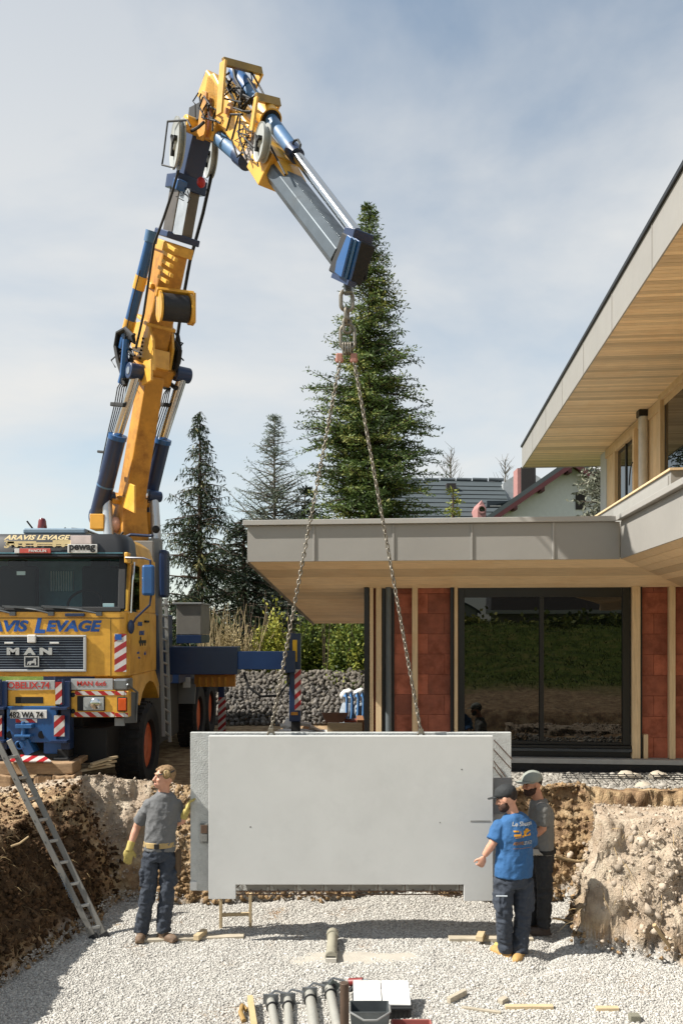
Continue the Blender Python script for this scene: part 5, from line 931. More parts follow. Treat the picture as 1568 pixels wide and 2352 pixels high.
JA = dict(head=P(377, 1787, YA), neck=P(377, 1822, YA + .02), chest=P(374, 1860, YA + .02), waist=P(368, 1922, YA), pel=P(366, 1957, YA), shL=P(345, 1850, YA), elL=P(314, 1900, YA + .05), wrL=P(298, 1947, YA - .02), shR=P(403, 1850, YA + .05), elR=P(413, 1896, YA + .06), wrR=P(426, 1868, YA + .0),
          hipL=P(346, 1972, YA), hipR=P(386, 1972, YA + .01), knL=P(341, 2050, YA - .05), knR=P(383, 2052, YA - .02), anL=P(325, 2134, YA + .02), anR=P(375, 2132, YA - .02), toeL=P(315, 2160, YA - .3), toeR=P(420, 2160, YA - .18))
pA, hpA, tfA, rtA = person('worker with yellow gloves and a headset, looking up left of the panel', JA, Mskin2, Mtee, Mnavy, Mbt1, V((.12, -1, 0)), V((-.78, -.55, .16)), hairm=Mblond, glove='LR', bulk=.9, handdirs={'L': (V((-.1, -.05, -1)), V((.3, -1, 0)), .25, 1), 'R': (V((.28, .12, 1)), V((-1, -.2, 0)), .35, 1)})
be = MB(); c = mid(JA['waist'], JA['pel'], .45); be.tube([c - V((0, 0, .028)), c + V((0, 0, .028))], [(.164, .127), (.162, .125)], 24, up=tfA); be.build('belt', mat('canvas_belt', '#b09766', .8, var=.12), pA, .006, smooth=True); MB().box(c + tfA * .13 + rtA * .02, (.05, .02, .05)).build('buckle', Mcha, pA, .004)
MB().box(JA['hipR'] + V((.10, .02, -.05)), (.05, .13, .26)).build('tool_pouch', mat('brown_leather', '#5d4a35', .8, var=.2), pA, .02)
MB().ell(hpA(-.085, .02, .05), (.024, .042, .042), M((V((-.3, -.95, 0)).normalized(), V((.95, -.3, 0)).normalized(), V((0, 0, 1)))).transposed()).build('ear_cup', mat('headset_tan', '#a3885d', .6), pA, smooth=True)
MB().ring(hpA(0, 0, .062), hpA(0, .35, 1) - hpA(0, 0, 0), .094, .007, 24).build('headband', Mrub, pA, smooth=True); MB().ring(hpA(-.098, .02, .045), hpA(1, 0, 0) - hpA(0, 0, 0), .040, .004, 18).build('cup_rim', mat('cup_edge', '#6d6433', .5), pA, smooth=True); MB().ell(hpA(.086, .02, .055), (.02, .034, .036)).build('ear_cup', mat('headset_tan', ''), pA, smooth=True)
wrap(text('shirt_print', 'levage', mat('faded_print', '#a9abac', .8), pA, JA['chest'] + V((.06, -.2, .0)), V((1, .1, 0)), (0, 0, 1), .028, .085, depth=.001), pA, -tfA)
YBw = 7.97
JB = dict(head=P(1163, 1834, YBw), neck=P(1181, 1870, YBw + .0), chest=P(1183, 1915, YBw), waist=P(1180, 1975, YBw), pel=P(1179, 2016, YBw), shL=P(1147, 1902, YBw - .02), elL=P(1130, 1940, YBw - .06), wrL=P(1112, 1966, YBw - .02), shR=P(1214, 1902, YBw + .06), elR=P(1216, 1945, YBw + .2), wrR=P(1180, 1950, YBw + .38),
          hipL=P(1157, 2030, YBw - .02), hipR=P(1202, 2030, YBw + .02), knL=P(1158, 2105, YBw - .04), knR=P(1200, 2105, YBw), anL=P(1160, 2178, YBw + .02), anR=P(1195, 2180, YBw), toeL=P(1110, 2200, YBw + .25), toeR=P(1180, 2200, YBw - .2))
pB, hpB, tfB, rtB = person('worker in a blue printed T-shirt and dark cap seen from behind', JB, Mskin2, Mblt, Mnavy, Mbt2, V((-.28, .96, 0)), V((-.86, .42, -.30)), hairm=Mdkh, cap=(Mblk2, Mblk2), beard=Mbrd, bulk=1.02, bellym=1.06, handdirs={'L': (V((-.3, .1, -.95)), V((.2, -1, .2)), .7, -1)})
rB = rtB * -1 if rtB.x < 0 else rtB
for s_, x, y, h, wd, m, sh2 in (('Le Sherpa', 1207, 1897, .052, .22, Mwht, .35), ('ARAVIS', 1192, 1939, .034, .105, Mora, .15), ('LEVAGE', 1218, 1939, .034, .105, Mwht, .15), ('www.aravis-levage', 1205, 1951, .011, .21, Mora, 0)):
    wrap(text('shirt_print', s_, m, pB, P(x, y, YBw - .15), rB, (0, 0, 1), h, wd, depth=.001, bold=.02, shear=sh2), pB, tfB)
em = MB(); c0 = P(1206, 1918, YBw - .15)
for a0, a1, z0, z1 in ((-.10, -.03, -.02, .0), (-.10, -.05, .02, .035), (-.035, -.03, .0, .03), (-.09, -.03, -.035, -.028), (.0, .08, -.02, .03), (.02, .06, .03, .045), (-.02, .0, -.03, -.01)):
    for i in range(4): b0 = a0 + (a1 - a0) * i / 4; b1 = a0 + (a1 - a0) * (i + 1) / 4; em.add([c0 + rB * b0 + V((0, 0, z0)), c0 + rB * b1 + V((0, 0, z0)), c0 + rB * b1 + V((0, 0, z1)), c0 + rB * b0 + V((0, 0, z1))], [(0, 1, 2, 3)])
wrap(em.build('shirt_emblem', mat('print_yellow', '#d99a24', .8), pB), pB, tfB)
pq('pocket_trim', mat('reflective_trim', '#c4ccd2', .4), pB, 1139, 1165, 2058, 2061, YBw - .135, .01, .002)
YC = 8.66
JC = dict(head=P(1222, 1800, YC), neck=P(1238, 1838, YC), chest=P(1242, 1870, YC), waist=P(1244, 1925, YC), pel=P(1244, 1962, YC), shL=P(1246, 1860, YC - .17), elL=P(1246, 1905, YC - .16), wrL=P(1218, 1925, YC - .08), shR=P(1234, 1860, YC + .17), elR=P(1226, 1905, YC + .2), wrR=P(1200, 1900, YC + .1),
          hipL=P(1248, 1975, YC - .08), hipR=P(1240, 1975, YC + .08), knL=P(1250, 2050, YC - .09), knR=P(1226, 2050, YC + .10), anL=P(1248, 2122, YC - .06), anR=P(1222, 2112, YC + .14), toeL=P(1180, 2140, YC - .10), toeR=P(1160, 2130, YC + .12))
pC, hpC, tfC, rtC = person('bearded worker in a grey cap standing behind the one in blue', JC, Mskin, mat('grey_tee_dark', '#757470', .9, var=.1, scale=5, bump=.5, bscale=26), Mchar, Mbt3, V((-1, -.12, 0)), V((-.95, -.28, -.12)), hairm=Mdkh, cap=(Mgcap, Mgcap), beard=Mbrd, bulk=.92)
gm = MB(); g0 = P(1226, 1958, YC - .16)
for i in range(4): gm.tube([g0 + V((-.03 + i * .02, 0, .03)), g0 + V((-.02 + i * .025, -.01, -.01)), g0 + V((.0 + i * .03, 0, -.03))], .012, 6)
remesh(gm, 'hanging_gloves', mat('pale_glove', '#a7a49c', .8, var=.15), pC, .007)
be = MB(); c = mid(JC['waist'], JC['pel'], .7); be.tube([c - V((0, 0, .02)), c + V((0, 0, .02))], [(.18, .14), (.18, .14)], 24, up=tfC); be.build('belt', Mcha, pC, .004, smooth=True)
# ---------------------------------------------------------------- trees, shrubs, stone bank, neighbours
def foliage_mat(name, c1, c2, c3, k=.5):
    m = bpy.data.materials.new(name); m.use_nodes = True; t = m.node_tree; n = t.nodes.new; l = t.links.new; b = t.nodes['Principled BSDF']; b.inputs['Roughness'].default_value = .6; b.inputs['Specular IOR Level'].default_value = .3
    a = n('ShaderNodeAttribute'); a.attribute_name = 'rnd'; r = n('ShaderNodeValToRGB'); r.color_ramp.elements[0].color = (*lin(c1), 1); r.color_ramp.elements[1].color = (*lin(c3), 1); e = r.color_ramp.elements.new(k); e.color = (*lin(c2), 1); l(a.outputs['Fac'], r.inputs[0]); l(r.outputs[0], b.inputs['Base Color'])
    tr = n('ShaderNodeBsdfTranslucent'); l(r.outputs[0], tr.inputs[0]); mi = n('ShaderNodeMixShader'); mi.inputs[0].default_value = .18; l(b.outputs[0], mi.inputs[1]); l(tr.outputs[0], mi.inputs[2]); l(mi.outputs[0], t.nodes['Material Output'].inputs[0]); return m
Fsp = foliage_mat('spruce_needles', '#26351c', '#566b32', '#aaa45a', .55); Fdk = foliage_mat('dark_needles', '#131d15', '#25341f', '#4f5a30', .65); Fwe = foliage_mat('weeping_needles', '#1a261c', '#33432a', '#8b8350', .7); Flr = foliage_mat('larch_buds_haze', '#414d44', '#637064', '#8f9a82'); Fye = foliage_mat('yellow_green_leaves', '#4a5522', '#7c832f', '#b5ad4e'); Fgr = foliage_mat('bush_leaves', '#2f3d1a', '#586a28', '#939543'); Fbl = foliage_mat('blue_spruce', '#4a4d3f', '#77796a', '#a5a48f'); Fst = foliage_mat('dry_stems', '#6f6143', '#9a8a61', '#c0b187')  # larch tones lightened in the colour to stand in for haze
Mbark = mat('bark', '#4a3c30', .9, var=.25, scale=8, bump=.4, bscale=30); Mbarkg = mat('grey_bark', '#6d675f', .9, var=.2, scale=8)
def kites(p, d, ln, wd, rnd):
    n = len(p); d = d / np.linalg.norm(d, axis=1)[:, None]; s = np.cross(d, np.random.randn(n, 3)); s /= np.linalg.norm(s, axis=1)[:, None] + 1e-9
    q = np.stack([p, p + d * ln[:, None] * .45 + s * wd[:, None], p + d * ln[:, None], p + d * ln[:, None] * .45 - s * wd[:, None]], 1).reshape(-1, 3)
    return q, np.arange(n * 4).reshape(n, 4), np.repeat(rnd, 4)
def conifer(name, x, ytop, ybase_z, Y, rad, nb, label, m, dens=1.0, droop=.35, up=.15, kl=(.10, .2), kw=.03, bare=0.0, trunk_r=.16, weep=0, start=.03, bark=None, asym=0, pw=.8, cone=0, rnd_up=.12, lv=(.55, 1.12), tws=1.0):
    top = P(x, ytop, Y); base = V((top.x, Y, ybase_z)); H = top.z - ybase_z; tr = empty(name, base, label, 'tree')
    MB().tube([base, base.lerp(top, .5), base.lerp(top, .85), top], [trunk_r, trunk_r * .6, trunk_r * .25, .012], 8).build('trunk', bark or Mbark, tr)
    pp, dd, ll, rr = [], [], [], []; wv, wf_ = MB(), 0; rng = np.random.default_rng(int(x * 7 + Y))
    for i in range(nb):
        h = start + (1 - start) * rng.random() ** (1.2 if cone else .9); h = min(h, .995); az = rng.random() * 6.283; L_ = (min(rad, cone * H * (1 - h) + .05) if cone else rad * (1 - h) ** pw) * rng.uniform(*lv) + .06; up_i = up + rng.normal(0, rnd_up); dr_i = droop * rng.uniform(.6, 1.4)
        L_ *= 1 + asym * math.cos(az)
        o = np.array([base.x, base.y, base.z + H * h]); out = np.array([math.cos(az), math.sin(az), 0]); n = max(4, int(L_ * 9 * dens)); t = np.linspace(.08 + bare * .3, 1, n)
        zc_ = up_i * L_ * t - dr_i * L_ * t ** 2 + .16 * L_ * np.clip(t - .6, 0, 1) * 1.5; c = o[None] + out[None] * (L_ * t)[:, None] + np.stack([0 * t, 0 * t, zc_], -1)
        wv.tube([V(o), V(c[n // 2]), V(c[-1])], [.012 + .012 * L_, .01 + .005 * L_, .004], 4, cap=False)
        side = np.array([-out[1], out[0], 0]); tone = np.clip(rng.normal(.42, .18), 0, 1)
        for j in range(n):
            tw = tws * (.10 + .26 * L_ * (1 - t[j]) * .8) * rng.uniform(.6, 1.2); k = max(2, int(tw * 16 * dens))
            for sgn in (-1, 1):
                dirv = side * sgn * rng.uniform(.6, 1.1) + out * rng.uniform(.4, .9) + np.array([0, 0, rng.uniform(-.3, .25) - weep]); dirv /= np.linalg.norm(dirv); u_ = np.linspace(.1, 1, k)
                q = c[j][None] + dirv[None] * (tw * u_)[:, None] + np.stack([0 * u_, 0 * u_, -weep * .5 * tw * u_ ** 2], -1); pp.append(q); dd.append(dirv[None] * .7 + rng.normal(0, .5, (k, 3)) + np.array([0, 0, -weep * .8])[None]); ll.append(rng.uniform(kl[0], kl[1], k)); rr.append(np.clip(tone + rng.normal(0, .14, k), 0, 1))
    q, f, rn = kites(np.concatenate(pp), np.concatenate(dd), np.concatenate(ll), np.concatenate(ll) * 0 + kw, np.concatenate(rr)); mass('crown', q, f, m, tr, attr=rn)
    w_ = wv.build('branches', bark or Mbark, tr, fix=False); w_['kind'] = 'stuff'
    return tr
conifer('spruce_tree', 848, 470, 1.9, 27, 2.2, 900, 'tall dense green spruce rising behind the lower roof, right behind the chains', Fsp, 1.15, .36, .32, (.08, .17), .021, trunk_r=.13, cone=.29, lv=(.5, 1.12), tws=1.2, rnd_up=.18)
conifer('spruce_tree', 459, 945, 1.7, 23.5, 1.75, 280, 'thin dark spruce with hanging twigs right of the truck cab', Fwe, 1.2, .42, .25, (.09, .2), .018, weep=.9, trunk_r=.13, cone=.28, rnd_up=.22)
conifer('larch_tree', 630, 955, 1.9, 29, 2.9, 560, 'sparse bare larch between the two spruces', Flr, .85, .30, .40, (.07, .16), .012, bare=.3, trunk_r=.1, bark=Mbarkg, cone=.40, rnd_up=.32)
conifer('spruce_tree', 560, 1190, 1.8, 25.5, 1.9, 170, 'low dark spruce under the larch, left of the soffit edge', Fdk, .8, .4, .2, (.10, .22), .03, weep=.4, pw=.45)
conifer('spruce_tree', 700, 1120, 1.9, 30, 2.2, 170, 'dark spruce half hidden behind the left end of the lower roof', Fdk, .8, .35, .25, (.1, .2), .03, pw=.6)
conifer('blue_spruce', 1388, 1010, 2.0, 26, 1.75, 260, 'greyish blue spruce seen below the upper soffit beside the house corner', Fbl, .9, .3, .2, (.1, .2), .034, pw=.5)
conifer('young_spruce', 1040, 1120, 2.0, 24, .8, 60, 'small yellow-green fir peeking above the lower roof right of the tall spruce', Fye, .9, .2, .5, (.08, .16), .025)
conifer('spruce_tree', 1612, 405, 2.0, 36, 3.0, 150, 'far tree whose twigs show above the upper roof edge', Fdk, .6, .3, .2, (.2, .4), .05)
def shrub(x0, x1, ytop, Y, zb, n, m, label, stems=0, name='shrub', kl=(.06, .13), kw=.03, lean=0, sm=None):
    a, b_ = P(x0, ytop, Y), P(x1, ytop, Y); c = np.array([(a.x + b_.x) / 2, Y, zb]); R_ = np.array([(b_.x - a.x) / 2, .75, a.z - zb]); rng = np.random.default_rng(int(x0 * 3 + ytop)); t = empty(name, V(c), label, 'shrub')
    k = 34; cl_ = rng.normal(0, 1, (k, 3)); cl_ /= np.linalg.norm(cl_, axis=1)[:, None]; cl_ *= rng.uniform(.35, .88, (k, 1)); cl_[:, 2] = np.abs(cl_[:, 2]); i = rng.integers(0, k, n); off = rng.normal(0, .17, (n, 3)); p = c + (cl_[i] + off) * R_ * .92; p[:, 2] = np.maximum(p[:, 2], zb + .02)
    d = cl_[i] + rng.normal(0, .7, (n, 3)) + np.array([0, 0, .3]); tone = rng.uniform(.1, .85, k)
    q, f, rn = kites(p, d, rng.uniform(kl[0], kl[1], n), np.full(n, kw), np.clip(tone[i] + rng.normal(0, .16, n), 0, 1)); mass('foliage', q, f, m, t, attr=rn)
    w_ = MB()
    for j in range(14): e = c + cl_[j] * R_; w_.tube([V(c + rng.normal(0, .08, 3) * [1, 1, 0]), V(c * .5 + e * .5 + rng.normal(0, .08, 3)), V(e)], [.03, .018, .006], 5, cap=False)
    for j in range(stems):
        s = c + rng.uniform(-1, 1, 3) * [R_[0], .5, 0]; e = s + np.array([rng.normal(0, .25), rng.normal(0, .2), R_[2] * rng.uniform(.7, 1.25)]); w_.tube([V(s), V((s + e) / 2 + rng.normal(0, .06, 3)), V(e)], [.014, .011, .005], 4, cap=False)
    o = w_.build('stems', sm or Mbark, t, fix=False); o['kind'] = 'stuff'
Mstm = mat('pale_stem', '#a08f6c', .9, var=.2)
shrub(465, 600, 1418, 21.2, 1.9, 4200, Fst, 'pale leafless brush between the truck bed and the yellow bush', 70, sm=Mstm, kl=(.05, .12), kw=.014)
shrub(560, 690, 1385, 21.6, 1.9, 7000, Fye, 'yellow-green bush above the blue outrigger beam', 20)
shrub(640, 790, 1395, 22.3, 1.9, 7000, Fgr, 'green bush right behind the outrigger jack', 0)
shrub(740, 880, 1400, 21.3, 1.9, 7500, Fgr, 'dark green hedge bush under the soffit beside the house corner', 6, kl=(.07, .14))
shrub(580, 720, 1555, 20.6, 1.2, 2600, Fye, 'low yellow-green bush growing over the stone bank', 22, sm=Mstm)
shrub(690, 850, 1545, 20.7, 1.3, 2600, Fgr, 'low green growth over the stone bank near the house', 6)
shrub(380, 480, 1430, 24.5, 1.6, 4500, Fdk, 'dark bush at the foot of the thin spruce', 0)
# rubble stone bank behind the site
Mst = mat('rubble_stone', '#696560', .9, var=.25, scale=9, rand=.5, bump=.5, bscale=30, dirt='#4f4a42', dirtamt=.5, dscale=6)
bank = empty('stone_bank', (-1, 20, .93), 'rough grey rubble stone bank behind the outrigger jack', 'wall')
tm = []
for i in range(8):
    mb = MB().lump((0, 0, 0), (1, .8, .75), .22, seed=i); me = bpy.data.meshes.new('stone'); me.from_pydata(mb.v, [], mb.f); me.materials.append(Mst); tm.append(me)
rng = random.Random(4); cnt = 0
for r in range(13):
    zz = .98 + r * .085; yy = 19.22 + r * .10; x = -3.0 + rng.random() * .1
    while x < .75:
        s = rng.uniform(.045, .09); o = bpy.data.objects.new('stone', rng.choice(tm)); col.objects.link(o); o.parent = bank; o.scale = (s, s, s * .85); o.rotation_euler = (rng.random() * 6, rng.random() * 6, rng.random() * 6); o.location = V((x + s, yy + rng.uniform(-.05, .05), zz + rng.uniform(-.02, .02))) - wl(bank); x += s * 1.75 + .005; cnt += 1
        if cnt >= 298: break
    if cnt >= 298: break
n = 1500; t = np.random.rand(n); ce = np.stack([np.random.uniform(-3.1, .8, n), 19.32 + t * 1.28, .96 + t * 1.16], -1); sv, sf, sr = scatter(ce, np.random.uniform(.04, .10, n), (1, .85, .75), .3); mass('small_stones', sv, sf, mat('rubble_stone_small', '#655f56', .9, var=.2, scale=9, attr='rnd', rand=.4, bump=.5, bscale=30), bank, kind='stuff', attr=sr)
# neighbouring houses behind
Mslate = mat('slate_roof', '#454d50', .55, var=.15, scale=5, aniso=(1, 1, 12), rand=0); Mrend = mat('white_render', '#d2d4d4', .85, var=.05); Mbarge = mat('red_barge_board', '#54262a', .6, var=.12); Mpink = mat('pink_trim', '#a97a76', .7, var=.1); Mrend2 = mat('pale_grey_roof', '#a5a9ab', .6, var=.08)
Mchim = mat('chimney_dark', '#2b2625', .8)
nh = empty('neighbour_house', P(1070, 1447, 46), 'slate-roofed house with a small dormer behind the lower roof', 'house')
YN = 46; MB().prism([P(900, 1300, 42), P(1160, 1300, 42), P(1160, 1300, 52), P(900, 1300, 52)], (0, 0, -6.5)).build('wall', Mrend, nh)
rf2 = MB().prism([P(880, 1215, 41.5), P(1185, 1215, 41.5), P(1152, 1106, YN), P(880, 1100, YN)], (0, .15, -.2)).build('roof', Mslate, nh)
for r in range(11):
    t = r / 11; a, b_ = P(880, 1215, 41.5).lerp(P(880, 1100, YN), t), P(1185, 1215, 41.5).lerp(P(1152, 1106, YN), t); MB().bar(a + V((0, -.02, .03)), b_ + V((0, -.02, .03)), .5, .008, V((0, -.6, 1))).build('slate_course', Mslate, rf2)
for i in range(7): MB().cyl(P(900 + i * 37, 1101, YN), P(934 + i * 37, 1102, YN), .1, n=8).build('ridge_tile', mat('ridge_lead', '#4d5459', .6), rf2)
MB().box(P(1035, 1120, 45), (.5, .5, .4)).build('roof_vent', Mchim, nh)
MB().prism([P(1155, 1110, YN - 1), P(1205, 1075, YN - 1), P(1260, 1110, YN - 1), P(1260, 1200, YN - 1), P(1155, 1200, YN - 1)], (0, 6, 0)).build('gable_wing', Mrend2, nh)
dm = MB(); dm.prism([P(1096, 1196, 41), P(1096, 1165, 41), P(1106, 1148, 41), P(1116, 1165, 41), P(1116, 1196, 41)], (0, 3.5, 0)); dm = dm.build('dormer', Mpink, nh, .02); MB().ring(P(1106, 1170, 40.95), (0, 1, 0), .17, .06, 16).build('oval_frame', Mpink, dm); MB().cyl(P(1106, 1170, 40.97), P(1106, 1170, 40.9), .15, n=14).build('oval_pane', Mgl, dm); MB().prism([P(1118, 1150, 42), P(1172, 1150, 43), P(1160, 1163, 43), P(1118, 1163, 42)], (0, .3, 0)).build('dormer_roof', Mslate, dm)
gh = empty('gabled_house', P(1250, 1447, 37), 'white gabled house with dark red barge boards behind the house corner', 'house')
YG = 37; apx = (1318, 1058); el_, er_ = (1096, 1212), (1540, 1212)
MB().prism([P(1125, 1205, YG), P(*apx, YG), P(1520, 1205, YG), P(1520, 1420, YG), P(1125, 1420, YG)], (0, 8, 0)).build('gable_wall', Mrend, gh)
for a, nm in ((el_, 1), (er_, 2)):
    u0, u1 = P(*a, YG - .7), P(*apx, YG - .7); MB().prism([u0, u1, u1 + V((0, 9.4, 0)), u0 + V((0, 9.4, 0))], (0, 0, .22)).build('roof', Mslate, gh); MB().prism([u0 - V((0, 0, .24)), u1 - V((0, 0, .24)), u1 - V((0, 0, .005)), u0 - V((0, 0, .005))], (0, .08, 0)).build('barge_board', Mbarge, gh); MB().prism([u0 + V((0, .09, -.1)), u1 + V((0, .09, -.1)), u1 + V((0, .69, -.1)), u0 + V((0, .69, -.1))], (0, 0, .05)).build('eaves_boarding', Mbarge, gh)
for i in range(3): c = P(1180 + i * 62, 1165 - i * 42, YG - .35); MB().box(c, (.18, .66, .3)).build('purlin_end', Mbarge, gh, .02)
pq('chimney', Mchim, gh, 1197, 1230, 1072, 1150, YG + .6, 1.2, 0); pq('window', Mchim, gh, 1322, 1345, 1130, 1170, YG - .06, .05, 0); pq('chimney_side', Mpink, gh, 1188, 1196.5, 1075, 1160, YG + .7, .9, 0); pq('roof_rail', Malu, gh, 1125, 1150, 1161, 1163, YG - .9, .03, 0)
def bare_tree(x, ytop, Y, label):
    t = empty('bare_tree', P(x, 1300, Y), label, 'tree'); b0 = P(x, 1300, Y); top = P(x, ytop, Y); MB().tube([b0, top], [.12, .02], 6).build('trunk', Mbarkg, t); mb = MB(); rg_ = random.Random(x)
    for i in range(40): h = rg_.uniform(.4, .97); s = b0.lerp(top, h); L_ = (1.05 - h) * 3.2; e = s + V((rg_.uniform(-1, 1) * L_, rg_.uniform(-.5, .5) * L_, L_ * rg_.uniform(.6, 1.4))); m_ = s.lerp(e, .5) + V((rg_.uniform(-.1, .1), 0, .1)); mb.tube([s, m_, e], [.03, .02, .006], 4, cap=False); mb.tube([m_, m_ + V((rg_.uniform(-.6, .6), 0, .5))], [.015, .005], 4, cap=False)
    mb.build('branches', Mbarkg, t, fix=False)['kind'] = 'stuff'
bare_tree(1035, 1030, 55, 'bare tree top standing behind the slate roof'); bare_tree(1160, 1055, 58, 'bare tree top just left of the upper roof corner')
# house and hedges behind the camera, seen mirrored in the big window
vh = empty('villa', (2, -22, 3.4), 'brown-roofed villa across the road, mirrored in the dark window', 'house')
MB().bx(2.3, 18, -30, -22, 3.0, 4.3).build('wall', mat('villa_wall', '#b9b2a4', .85), vh); MB().prism([(2, -21.2, 4.2), (18.5, -21.2, 4.2), (18.5, -26, 8), (2, -26, 8)], (0, -.2, .15)).build('roof', mat('brown_tiles', '#2e2723', .7, var=.2, scale=3), vh); MB().prism([(2, -21.2, 4.2), (2, -26, 8), (2, -31, 4.2)], (.3, 0, 0)).build('gable', Mrend, vh)
MB().bx(2, 18.5, -21.3, -21.15, 4.05, 4.25).build('gutter', Mwht, vh)
for i, (x, y, m, lb) in enumerate(((-6, -17, Fgr, 'clipped hedge left of the villa behind the camera'), (0, -17.5, Fye, 'yellowish hedge before the villa behind the camera'), (7, -17, Fgr, 'green hedge right of the villa behind the camera'))):
    t = empty('hedge', (x, y, 2.8), lb, 'hedge'); n = 1500; p = np.random.normal(0, 1, (n, 3)) * [1.4, .4, .35] + [x, y, 3.2]; q, f, rn = kites(p, np.random.randn(n, 3), np.full(n, .3), np.full(n, .1), np.random.rand(n)); mass('foliage', q, f, m, t, attr=rn)

vc = empty('cottage', (-1.5, -34, 3.4), 'small white gabled cottage beyond the villa, mirrored at the left of the window', 'house')
MB().prism([(-6, -34, 3.0), (1.2, -34, 3.0), (1.2, -34, 4.6), (-2.4, -34, 6.6), (-6, -34, 4.6)], (0, -6, 0)).build('gable_wall', Mrend, vc); MB().prism([(1.5, -33.6, 4.35), (-2.4, -33.6, 6.75), (-2.4, -40.4, 6.75), (1.5, -40.4, 4.35)], (0, 0, .15)).build('roof', Mslate, vc); MB().prism([(-6.3, -33.6, 4.35), (-2.4, -33.6, 6.75), (-2.4, -40.4, 6.75), (-6.3, -40.4, 4.35)], (0, 0, .15)).build('roof', Mslate, vc); MB().bx(-1.2, -.2, -34.0, -33.9, 3.6, 4.6).build('window', Mchim, vc)

n = 11000; px, py = np.random.uniform(-6, 14, n), np.random.uniform(-19, -5, n); pz3 = hf(px, py)[0]; dd3 = np.random.randn(n, 3) * [.5, .5, .2] + [0, 0, 1]
q, f, rn = kites(np.stack([px, py, pz3], -1), dd3, np.random.uniform(.07, .24, n), np.random.uniform(.008, .03, n), np.random.rand(n)); mass('meadow_grass', q, f, Fgr, kind='stuff', attr=rn)['label'] = 'rough meadow grass on the slope mirrored in the window'
# ---------------------------------------------------------------- things lying about the site
def gz(x, y): return float(hf(np.array([x]), np.array([y]))[0][0])
def onf(x, y):                       # point of the pit floor seen at a picture position
    Y = F * HC / (y - HY)
    for _ in range(6): Y = F * (HC - gz((x - CX) / F * Y, Y)) / (y - HY)
    q = P(x, y, Y); q.z = gz(q.x, q.y); return q
Mpl = mat('weathered_board', '#b5ab98', .8, var=.18, scale=4, aniso=(2, 14, 14), dirt='#8f866f', dirtamt=.4); Mpl2 = mat('fresh_timber', '#c4b08c', .75, var=.15, scale=4, aniso=(2, 14, 14)); Mtim = mat('old_timber', '#a08363', .85, var=.22, scale=4, aniso=(1.5, 14, 14), dirt='#6a5039', dirtamt=.5, bump=.3, bscale=20)
# aluminium ladder leaning on the left bank
l0, l1 = onf(229, 2152), V((0, 0, 0)); YL0 = l0.y
ld = empty('ladder', l0, 'aluminium ladder leaning against the dark left bank', 'ladder')
sA0, sB0 = onf(216, 2156), onf(241, 2152); sA1, sB1 = P(-6, 1704, 8.72), P(21, 1700, 8.85); nx2 = (sB0 - sA0).normalized()
for a, b_ in ((sA0, sA1), (sB0, sB1)):
    MB().bar(a, b_, .025, .058, V((1, .2, .4))).build('stile', mat('worn_aluminium', '#87857f', .5, metal=.5, var=.15, dirt='#6b655b', dirtamt=.5), ld, .005); MB().bar(a - (b_ - a).normalized() * .02, a + (b_ - a).normalized() * .04, .034, .082, V((1, .2, .4))).build('foot_cap', Mrub, ld)
for i in range(9): t = .05 + i * .108; MB().bar(sA0.lerp(sA1, t), sB0.lerp(sB1, t), .03, .03).build('rung', Malu, ld, .004); MB().cyl(sA0.lerp(sA1, t) - nx2 * .018, sA0.lerp(sA1, t) - nx2 * .015, .014, n=10).build('rung_end', Mrub, ld)
text('sticker', 'ATTENTION', mat('sticker_text', '#4f5b66', .5), ld, sA0.lerp(sA1, .26) + V((-.012, -.042, .0)), (sA0 - sA1), (sA0 - sA1).cross(V((0, -1, .2))) * -1, .028, .34, depth=.003)
# timbers under the truck's stabiliser feet
def timber(x0, x1, y0, y1, Y, d, label, m=Mtim, name='timber', rz=0, group='timbers under the truck feet'):
    a, c = P(x0, y1, Y), P(x1, y0, Y); mb = MB(); n = 7; vs = []
    for i in range(n + 1):
        x = a.x + (c.x - a.x) * i / n; j = lambda s=.012: random.uniform(-s, s)
        vs += [V((x, Y + j(), a.z + j())), V((x, Y + d + j(), a.z + j())), V((x, Y + d + j(), c.z + j())), V((x, Y + j(), c.z + j()))]
    fs = [(0, 1, 2, 3), (4 * n + 3, 4 * n + 2, 4 * n + 1, 4 * n)] + [(4 * i + k, 4 * i + (k + 1) % 4, 4 * i + 4 + (k + 1) % 4, 4 * i + 4 + k) for i in range(n) for k in range(4)]
    mb.add(vs, fs); return tag(mb.build(name, m, None, .015), label, 'timber', group)
timber(-60, 168, 1752, 1780, 10.05, .32, 'long upper timber beam under the truck\'s front foot'); timber(-60, 26, 1782, 1812, 10.0, .35, 'lower left timber block beneath the long beam'); timber(76, 118, 1782, 1810, 10.02, .3, 'cracked lower timber block in the middle beneath the long beam'); timber(120, 170, 1782, 1812, 9.98, .34, 'short rounded timber end at the right beneath the long beam'); timber(150, 186, 1744, 1756, 10.3, .3, 'dark broken timber piece lying at the end of the long beam')
wp = empty('warning_plate', P(75, 1752, 10.0), 'red and white warning plate lying on the timbers under the truck', 'plate'); MB().prism([P(20, 1751, 9.98), P(118, 1751, 9.98), P(100, 1738, 10.2), P(30, 1736, 10.2)], (0, 0, .015)).build('plate', Mrw, wp)
for i, (x0, y0, x1, y1) in enumerate(((205, 1762, 265, 1748), (210, 1756, 268, 1738), (178, 1772, 262, 1758))): tag(MB().bar(P(x0, y0, 10.35), P(x1, y1, 10.6), .07, .025).build('lath', Mpl2), ('lower', 'upper', 'left')[i] + ' thin pale lath lying in front of the truck wheel', 'lath', 'laths by the wheel')
